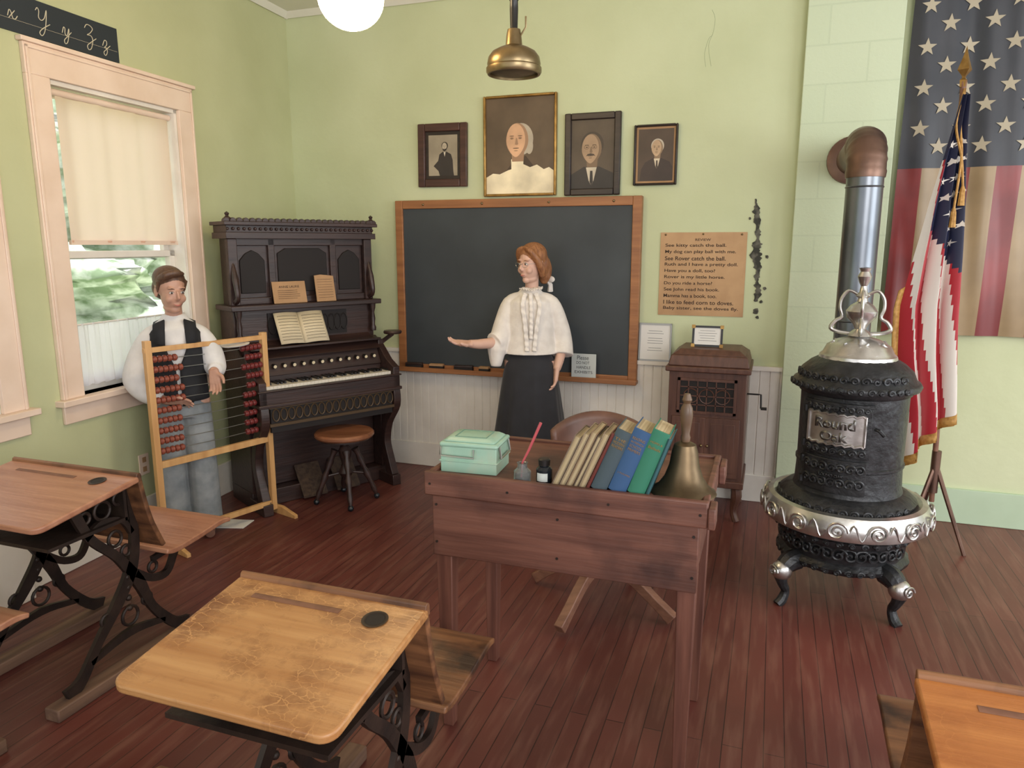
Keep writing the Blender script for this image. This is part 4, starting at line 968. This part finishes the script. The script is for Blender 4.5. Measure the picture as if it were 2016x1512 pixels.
# ================= STUDENT DESKS =================
def sdesk(x0,x1,yf,mt,label,rz=0,well=True,mtseat=None,green=False):
    w=(x1-x0)/2;E=thing('student_desk',label,'school desk',((x0+x1)/2,yf,0),rz,'antique student desks')
    r=.035
    P=[(w,0),(-w,0)]
    for k in range(7): a=pi+pi/2*k/6;P.append((-w+r+r*cos(a),-.40+r+r*sin(a)))
    for k in range(7): a=1.5*pi+pi/2*k/6;P.append((w-r+r*cos(a),-.40+r+r*sin(a)))
    sl=math.degrees(math.atan(.05/.4))
    TT=RT((0,0,.745),rx=sl)
    D=MB().prism(P,-.022,0,'z',T=TT).obj('desk_top',mt,E,bevel=.006,seg=3)
    mb=MB();mb.prism([(-.006,.0),(-.004,.009),(.004,.013),(.013,.009),(.016,.0),(.016,-.02),(-.006,-.02)],-w+.004,w-.004,'x',T=RT((0,0,.745)));mb.obj('back_lip',m_deskedge,D,bevel=.002)
    mb=MB();mb.tube([(-w*.66,-.062,.0005),(w*.26,-.062,.0005)],.009,12,sx=.12,T=TT);mb.obj('pen_groove',M('groove_worn_wood',C(124,84,64),C(96,62,47),scale=20,rough=.6),D)
    if well:
        MB().lathe([(.020,.0),(.029,.001),(.030,.0025),(.024,.0025),(.02,.0)],28,c=(w*.62,-.068,0),T=TT).obj('inkwell_ring',m_iron,D)
        MB().lathe([(0,.0008),(.023,.0008),(.023,.0002),(0,.0002)],28,c=(w*.62,-.068,0),T=TT).obj('inkwell_hole',m_darker,D)
    B=MB();B.ribbon([(.012,.74),(.026,.66),(.05,.56),(.095,.45)],.018,-w+.01,w-.01,n=6);B=B.obj('seat_back',m_seatw,E,bevel=.004)
    mb=MB();mb.ribbon([(.11,.415),(.16,.405),(.28,.412),(.40,.425),(.455,.418)],[.018,.022,.022,.022,.016],-w+.015,w-.015,n=6);mb.obj('seat',mtseat or m_seatw,E,bevel=.008,seg=3)
    MB().box((-w+.06,-.32,.58),(w-.06,-.01,.592)).box((-w+.06,-.02,.58),(w-.06,-.008,.70)).obj('book_shelf',M('green_shelf',C(80,92,72),rough=.6) if green else m_iron,E)
    for sx in (-1,1):
        x=sx*(w-.085);a,b=x-.008,x+.008
        mb=MB()
        mb.ribbon([(.24,.05),(.17,.09),(.08,.2),(.03,.32),(-.05,.45),(-.15,.56),(-.21,.70)],[.06,.04,.032,.045,.032,.03,.04],a,b)
        mb.ribbon([(-.30,.05),(-.24,.08),(-.16,.18),(-.07,.28),(.0,.38),(.03,.5),(.022,.70)],[.06,.04,.032,.045,.05,.035,.03],a,b)
        mb.ribbon([(.02,.36),(.09,.31),(.16,.30),(.20,.35),(.22,.40)],[.03,.028,.028,.028,.04],a,b)
        mb.ribbon([(.10,.38),(.25,.395),(.40,.405)],[.02,.02,.012],a,b)
        mb.ribbon([(-.34,.675),(-.2,.69),(-.02,.712)],[.02,.03,.03],a,b)
        mb.ribbon([(-.17,.56),(-.10,.60),(-.02,.58),(.02,.52)],[.02,.018,.018,.02],a,b)
        mb.ribbon([(-.20,.12),(-.03,.15),(.13,.12)],[.018,.03,.018],a,b)
        for cy_,cz_,r_ in ((-.09,.64,.032),(-.02,.66,.022),(-.16,.635,.02),(-.02,.21,.035),(.10,.35,.02),(-.05,.52,.028),(-.01,.46,.02),(.06,.24,.022),(-.12,.24,.022)):
            mb.tube([(x,cy_+r_*cos(k*pi/8),cz_+r_*sin(k*pi/8)) for k in range(17)],.006,6)
        for cz_ in (.22,.26,.30,.34): mb.ell((x,-.02,cz_+.02),(.012,.012,.012),10,8)
        mb.obj('iron_side_frame',m_iron,E)
        MB().box((x-.032,-.36,0),(x+.032,.36,.045)).obj('floor_runner',m_runner,E,bevel=.005)
    return E
sdesk(-1.20,-.684,-3.19,m_desktop,'antique student desk with crazed honey-coloured top and inkwell')
sdesk(-2.69,-2.07,-2.665,m_desktop2,'antique student desk with reddish-brown top beside the window wall',mtseat=m_desktop2)
sdesk(.30,.84,-3.115,m_desktop3,'antique student desk with bright orange top and green shelf',green=True)
sdesk(-2.69,-2.10,-3.535,m_desktop2,'antique student desk behind, only its seat and runners showing',mtseat=m_desktop2)
sdesk(-1.22,-.70,-3.93,m_desktop,'antique student desk behind, only its seat edge showing')
# ================= PEOPLE =================
def head(mb,T,fem=True):
    mb.ell((0,.014,.03),(.070,.088,.082),24,16,T=T)
    mb.ell((0,-.022,-.028),(.055,.066,.080),24,16,T=T)
    mb.ell((0,-.055,-.093),(.024 if fem else .029,.025,.021),16,10,T=T)
    mb.tube([(0,-.084,.012),(0,-.093,-.010),(0,-.102,-.028)],[.006,.0075,.0095],10,T=T)
    mb.ell((0,-.092,-.032),(.012,.010,.007),12,8,T=T)
    for s in (-1,1):
        mb.ell((s*.031,-.060,-.035),(.023,.022,.024),14,10,T=T)
        mb.ell((s*.069,.012,-.012),(.008,.018,.029),14,10,T=T)
        mb.ell((s*.028,-.070,.024),(.020,.011,.006),12,8,T=T)
    mb.ell((0,-.080,-.063),(.020,.010,.011),14,10,T=T)
    mb.ell((0,-.02,-.09),(.044,.05,.025),16,10,T=T)
def faceparts(E,T,brow,fem):
    for s in (-1,1):
        o=MB().ell((s*.0285,-.0785,.002),(.0115,.008,.0062),16,12,T=T).obj('eye',m_eyew,E)
        MB().ell((s*.0285-.001,-.0848,.0015),(.0052,.003,.0052),14,10,T=T).obj('iris',m_eyed,o)
        MB().tube([T@Vector((s*.015,-.085,.019)),T@Vector((s*.028,-.0835,.0245)),T@Vector((s*.044,-.073,.019))],[.0012,.002,.001],8).obj('eyebrow',brow,E)
        MB().tube([T@Vector((s*.0175,-.0845,.0055)),T@Vector((s*.0285,-.0868,.0095)),T@Vector((s*.041,-.079,.005))],[.0009,.0014,.0009],6).obj('eyelid',m_eyed,E)
    sm=0 if fem else .004
    MB().tube([T@Vector(p) for p in ((-.019,-.083,-.062+sm),(-.009,-.0905,-.062),(0,-.0925,-.0635),(.009,-.0905,-.062),(.019,-.083,-.062+sm))],[.001,.0035,.0042,.0035,.001],10).obj('lips',m_lips,E)
def hand(mb,w,d,n,side,sc=1,curl=.4,spread=1):
    w=Vector(w);d=Vector(d).normalized();n=Vector(n);n=(n-d*n.dot(d)).normalized();s=d.cross(n)*side
    for k,off in enumerate((.026,.009,-.009,-.025)):
        kn=w+d*.078*sc+s*off*sc*1.0
        if k in (0,3): kn-=d*.006*sc
        mb.tube([w-d*.01+s*off*.5*sc,kn],[.017*sc,.0125*sc],8)
        ln=[.068,.076,.071,.056][k]*sc;p=kn;a=curl*.5;P=[kn-d*.01,kn]
        for seg,fr in enumerate((.45,.32,.23)):
            dd=(d*cos(a)+n*sin(a)+s*off*3*spread).normalized();p=p+dd*ln*fr;P.append(p);a+=curl*(.8+.15*k)
        mb.tube(P,[.0100*sc,.0098*sc,.009*sc,.008*sc,.006*sc],8)
    b=w+d*.022*sc+s*.024*sc;q1=(d*.6+s*.8+n*.2).normalized()*.03*sc;q2=(d*.85+s*.4+n*.3).normalized()*.03*sc
    mb.tube([b,b+q1,b+q1+q2,b+q1+q2+(d+n*.3).normalized()*.022*sc],[.016*sc,.013*sc,.0105*sc,.008*sc],8)
# ---- woman
Wm=thing('person','person in ruffled blouse and long black skirt, one hand held out','person',(-1.37,-.36,0),18)
HT=RT((.005,-.015,1.445),rz=-42)@RT(rx=6,sc=(.98,.98,1.0))
mb=MB()
head(mb,HT)
mb.tube([(.01,.0,1.38),(.008,.012,1.30),(.005,.015,1.24)],[.040,.040,.050],16)
mb.tube([(0,.01,1.25),(0,.01,1.18),(0,.005,1.08),(0,.01,.97),(0,.01,.88),(0,.01,.80)],[.05,.105,.115,.10,.125,.13],24,sx=.72,sy=1,up=(0,1,0))
for s in (-1,1):
    mb.tube([(s*.075,.01,.86),(s*.075,0,.47),(s*.07,.02,.09)],[.085,.055,.036],14)
    mb.tube([(s*.07,.03,.05),(s*.075,-.04,.035),(s*.08,-.12,.022)],[.04,.035,.022],12)
ra=[(-.03,.01,1.19),(-.115,.01,1.18),(-.160,-.01,1.08),(-.195,-.05,.985),(-.29,-.14,.975),(-.355,-.20,.985)]
mb.tube(cr(ra,4),[.034,.037,.036,.034,.03,.023],14)
hand(mb,(-.355,-.20,.985),(-.8,-.42,.12),(.1,-.25,.95),-1,.95,.28,1.4)
la=[(.03,.01,1.19),(.12,.01,1.18),(.170,.02,1.09),(.195,.03,.97),(.18,-.03,.88),(.16,-.065,.81)]
mb.tube(cr(la,4),[.034,.037,.036,.034,.03,.023],14)
hand(mb,(.16,-.065,.81),(-.15,-.2,-.95),(-.8,-.2,0),1,.95,.4,.6)
mb.obj('body',m_skin,Wm,remesh=.004,smooth=3)
faceparts(Wm,HT,m_redhair,True)
mb=MB();mb.ell((0,.022,.042),(.079,.093,.078),28,18,T=HT);mb.ell((0,.065,-.01),(.074,.055,.085),24,14,T=HT)
for s in (-1,1):
    mb.tube([HT@Vector(p) for p in cr([(0,-.055,.098),(s*.045,-.055,.078),(s*.071,-.026,.025),(s*.074,.004,-.035),(s*.06,.035,-.08)],4)],[.010,.017,.020,.024,.022],10)
mb.tube([HT@Vector(p) for p in cr([(0,.10,.0),(0,.12,-.05),(0,.11,-.10),(.0,.10,-.14)],4)],[.045,.045,.04,.015],12)
mb.obj('hair',m_redhair,Wm,remesh=.006,smooth=5)
mb=MB();
for s in (-1,1): mb.ell((s*.03,.135,-.115),(.032,.012,.02),14,8,T=HT)
mb.tube([HT@Vector(p) for p in ((0,.13,-.11),(.02,.14,-.15),(.015,.14,-.19))],[.012,.014,.018],6)
mb.obj('hair_bow',m_blouse,Wm)
mb=MB()
for s in (-1,1): mb.tube([HT@Vector((s*.030+.019*cos(k*pi/10),-.096+.010*abs(cos(k*pi/10))*(1 if cos(k*pi/10)*s>0 else 0),-.001+.015*sin(k*pi/10))) for k in range(21)],.0011,6)
mb.tube([HT@Vector((-.011,-.096,.003)),HT@Vector((.011,-.096,.003))],.0011,6)
for s in (-1,1): mb.tube([HT@Vector((s*.049,-.086,.003)),HT@Vector((s*.073,0,.0))],.001,6)
mb.obj('eyeglasses',m_wire,Wm)
mb=MB()
mb.tube(cr([(0,.012,1.30),(0,.012,1.262),(0,.01,1.21),(0,.0,1.10),(0,.0,1.02),(0,.0,.95),(0,.0,.905)],4),[.050,.078,.138,.142,.142,.155,.168],40,sx=.78,sy=1,up=(0,1,0))
mb.tube(cr([(-.05,.01,1.225),(-.115,.01,1.195),(-.160,-.01,1.09),(-.185,-.045,1.0),(-.215,-.075,.975)],4),[.05,.058,.056,.060,.062],20)
mb.tube(cr([(-.185,-.045,1.0),(-.20,-.06,.93),(-.205,-.07,.83)],4),[.055,.058,.03],14)
mb.tube(cr([(.05,.01,1.225),(.120,.01,1.195),(.170,.02,1.09),(.196,.03,.98),(.195,.0,.89)],4),[.05,.058,.056,.060,.07],20)
mb.obj('blouse',m_blouse,Wm,remesh=.006,smooth=3)
def ruffle(mb,path,wd,amp,fr,nrm):
    P=cr(path,12);vs=[];fs=[]
    for i,p in enumerate(P):
        d=(P[min(i+1,len(P)-1)]-P[max(i-1,0)]).normalized();s=d.cross(Vector(nrm)).normalized()
        for k in range(5):
            t=k/4-.5;vs.append(p+s*wd*t+Vector(nrm)*amp*sin(i*fr+k*.4)*(.35+abs(t)*1.6))
    for i in range(len(P)-1):
        for k in range(4): q=i*5+k;fs.append((q,q+1,q+6,q+5))
    mb.add(vs,fs)
for args in (([(-.03,-.075,1.27),(-.045,-.108,1.2),(-.032,-.122,1.1),(-.022,-.124,1.0),(-.018,-.135,.93)],.026,.005,1.1,(0,-1,0)),([(.03,-.075,1.27),(.055,-.108,1.2),(.042,-.122,1.1),(.03,-.124,1.0),(.025,-.135,.93)],.026,.005,1.1,(0,-1,0)),([(0,-.085,1.27),(.005,-.112,1.18),(.005,-.126,1.08),(.005,-.128,1.0)],.022,.005,1.5,(0,-1,0)),([(-.055,-.03,1.295),(-.03,-.062,1.295),(0,-.07,1.29),(.03,-.062,1.295),(.055,-.03,1.295),(.06,.02,1.30)],.030,.005,1.3,(0,-.3,1))):
    mb=MB();ruffle(mb,*args);mb.obj('blouse_ruffle',m_blouse,Wm,solid=.0025,ang=80)
fn=lambda a,z:1+.05*sin(a*9+1)*max(0,(.9-z))/.7+.02*sin(a*17)*max(0,(.9-z))/.7
MB().lathe([(.10,.93),(.125,.90),(.145,.86),(.165,.78),(.185,.65),(.212,.45),(.238,.28),(.25,.19),(.244,.192),(.15,.5),(.10,.9)],120,T=RT(sc=(1,.82,1)),fn=fn).obj('skirt',m_skirt,Wm,ang=80)
for s in (-1,1):
    MB().tube([(s*.07,.055,.06),(s*.072,0,.045),(s*.078,-.08,.03),(s*.08,-.145,.022)],[.038,.045,.036,.02],14).tube([(s*.07,.02,.05),(s*.07,.02,.17)],[.045,.044],14).obj('shoe',m_blackp,Wm)
# ---- boy
Bm=thing('person','person in white shirt, black vest and loose jeans behind the abacus','person',(-2.91,-1.58,0),43)
BH=RT((-.005,-.02,1.325),rz=24)@RT(rx=10,sc=(.98,.98,.98))
mb=MB();head(mb,BH,False)
mb.tube([(0,.005,1.26),(0,.015,1.19),(0,.02,1.14)],[.042,.042,.048],16)
mb.tube([(0,.02,1.16),(0,.02,1.09),(0,.015,1.0),(0,.015,.88),(0,.02,.78),(0,.02,.70)],[.05,.10,.112,.10,.11,.11],24,sx=.72,sy=1,up=(0,1,0))
for s in (-1,1):
    mb.tube([(s*.07,.02,.75),(s*.075,.0,.42),(s*.075,.03,.08)],[.075,.05,.034],14)
    mb.tube([(s*.075,.04,.045),(s*.08,-.04,.03),(s*.085,-.10,.02)],[.035,.03,.02],12)
la=[(-.03,.02,1.08),(-.105,.02,1.07),(-.160,.0,.98),(-.195,-.03,.87),(-.12,-.075,.79),(-.06,-.10,.765)]
mb.tube(cr(la,4),[.032,.036,.034,.032,.026,.021],14)
hand(mb,(-.06,-.10,.765),(.95,-.1,-.1),(0,-.6,-.6),-1,.88,.35)
ra=[(.03,.02,1.08),(.105,.02,1.07),(.15,.0,.98),(.165,-.03,.90),(.17,-.085,.90),(.168,-.115,.905)]
mb.tube(cr(ra,4),[.032,.036,.034,.032,.026,.021],14)
hand(mb,(.168,-.115,.905),(.05,-.3,-.9),(-.4,-.8,.1),-1,.88,.35,1.5)
mb.obj('body',m_skinb,Bm,remesh=.004,smooth=3)
faceparts(Bm,BH,m_brhair,False)
mb=MB();mb.ell((0,.022,.052),(.077,.090,.070),28,18,T=BH);mb.ell((0,.065,.0),(.068,.042,.07),24,14,T=BH)
mb.tube([BH@Vector(p) for p in cr([(.045,-.052,.090),(.0,-.068,.102),(-.045,-.058,.09),(-.070,-.025,.06)],4)],[.010,.018,.02,.015],10)
for s in (-1,1): mb.tube([BH@Vector(p) for p in ((s*.069,-.018,.05),(s*.071,-.010,.015),(s*.069,-.008,-.012))],[.014,.009,.005],8)
mb.obj('hair',m_brhair,Bm,remesh=.006,smooth=4)
mb=MB()
mb.tube(cr([(0,.015,1.20),(0,.018,1.17),(0,.018,1.12),(0,.01,1.0),(0,.01,.88),(0,.01,.78)],4),[.05,.072,.125,.13,.118,.122],36,sx=.78,sy=1,up=(0,1,0))
mb.tube(cr([(-.05,.02,1.12),(-.12,.01,1.075),(-.172,-.0,.97),(-.195,-.03,.87),(-.15,-.065,.80),(-.085,-.09,.775)],5),[.045,.055,.066,.068,.05,.03],20)
mb.tube(cr([(.05,.02,1.12),(.12,.01,1.075),(.165,-.005,.98),(.18,-.035,.91),(.175,-.09,.91)],5),[.045,.055,.062,.055,.032],20)
mb.obj('shirt',m_shirt,Bm,remesh=.006,smooth=3)
vs=[];fs=[];n=44
def vr(z): return itp(z,[(1.14,.10),(1.10,.132),(1.0,.14),(.88,.13),(.74,.138)])
for j in range(13):
    z=1.135-(1.135-.75)*j/12
    for i in range(n+1):
        gap=rad(4+ (max(0,(z-.93))/.2)*34)
        a=rad(-90)+gap+(2*pi-2*gap)*i/n
        zz=z+ (-.02 if z<.78 and (i<3 or i>n-3) else 0)
        vs.append((vr(z)*cos(a),.01+vr(z)*.80*sin(a),zz))
for j in range(12):
    for i in range(n): k=j*(n+1)+i;fs.append((k,k+1,k+n+2,k+n+1))
for s in (-1,1):
    b=len(vs);vs+=[(s*.045,-.055,1.17),(s*.10,-.045,1.145),(s*.105,-.09,1.06),(s*.05,-.105,1.05),(s*.045,.08,1.175),(s*.10,.08,1.15)]
    fs+=[(b,b+1,b+2,b+3),(b,b+4,b+5,b+1)]
MB().add(vs,fs).obj('vest',m_vest,Bm,solid=.008)
mb=MB()
mb.tube([(0,.015,.80),(0,.02,.72),(0,.02,.66)],[.118,.128,.125],24,sx=.85,sy=1,up=(0,1,0))
for s in (-1,1): mb.tube(cr([(s*.06,.02,.72),(s*.07,.01,.55),(s*.078,.0,.40),(s*.08,.02,.22),(s*.08,.02,.045)],4),[.085,.08,.075,.078,.082],18)
mb.obj('jeans',m_jeans,Bm,remesh=.007,smooth=2)
for s in (-1,1): MB().tube([(s*.08,.05,.04),(s*.082,-.03,.035),(s*.09,-.12,.028)],[.03,.036,.024],12).obj('shoe',m_leather,Bm)
# ================= LIGHT =================
wd=bpy.data.worlds.new('w');S.world=wd;wd.use_nodes=True;N=wd.node_tree.nodes
N['Background'].inputs[0].default_value=(.97,.98,1,1);N['Background'].inputs[1].default_value=1.6
def area(name,loc,tgt,sx,sy,en,col):
    l=bpy.data.lights.new(name,'AREA');l.shape='RECTANGLE';l.size=sx;l.size_y=sy;l.energy=en;l.color=col
    o=bpy.data.objects.new(name,l);COL.objects.link(o);o.location=loc;o.rotation_euler=(Vector(tgt)-Vector(loc)).to_track_quat('-Z','Y').to_euler();return o
area('rear_fill_light',(2.2,-6.2,2.3),(-.5,-.5,1.4),2.2,1.6,85,(1,.97,.94))  # added fill lamp behind the camera, not a real window
area('side_window_light',(3.3,-2.4,1.8),(-.5,-1.0,1.3),1.8,1.6,48,(.95,.99,1))
s=bpy.data.lights.new('sun','SUN');s.energy=5;s.angle=.05;o=bpy.data.objects.new('sun',s);COL.objects.link(o);o.rotation_euler=Vector((-.55,.1,-.83)).to_track_quat('-Z','Y').to_euler()
# ================= CAMERA =================
cam=bpy.data.cameras.new('camera');cam.lens=1440/2016*36;cam.sensor_width=36;cam.sensor_fit='HORIZONTAL'
o=bpy.data.objects.new('camera',cam);COL.objects.link(o);o.location=(0,-4.56,1.55)
o.rotation_euler=(pi/2-math.atan(274/1440),0,rad(19.5));S.camera=o
S.view_settings.view_transform='Standard'
S.view_settings.exposure=.0
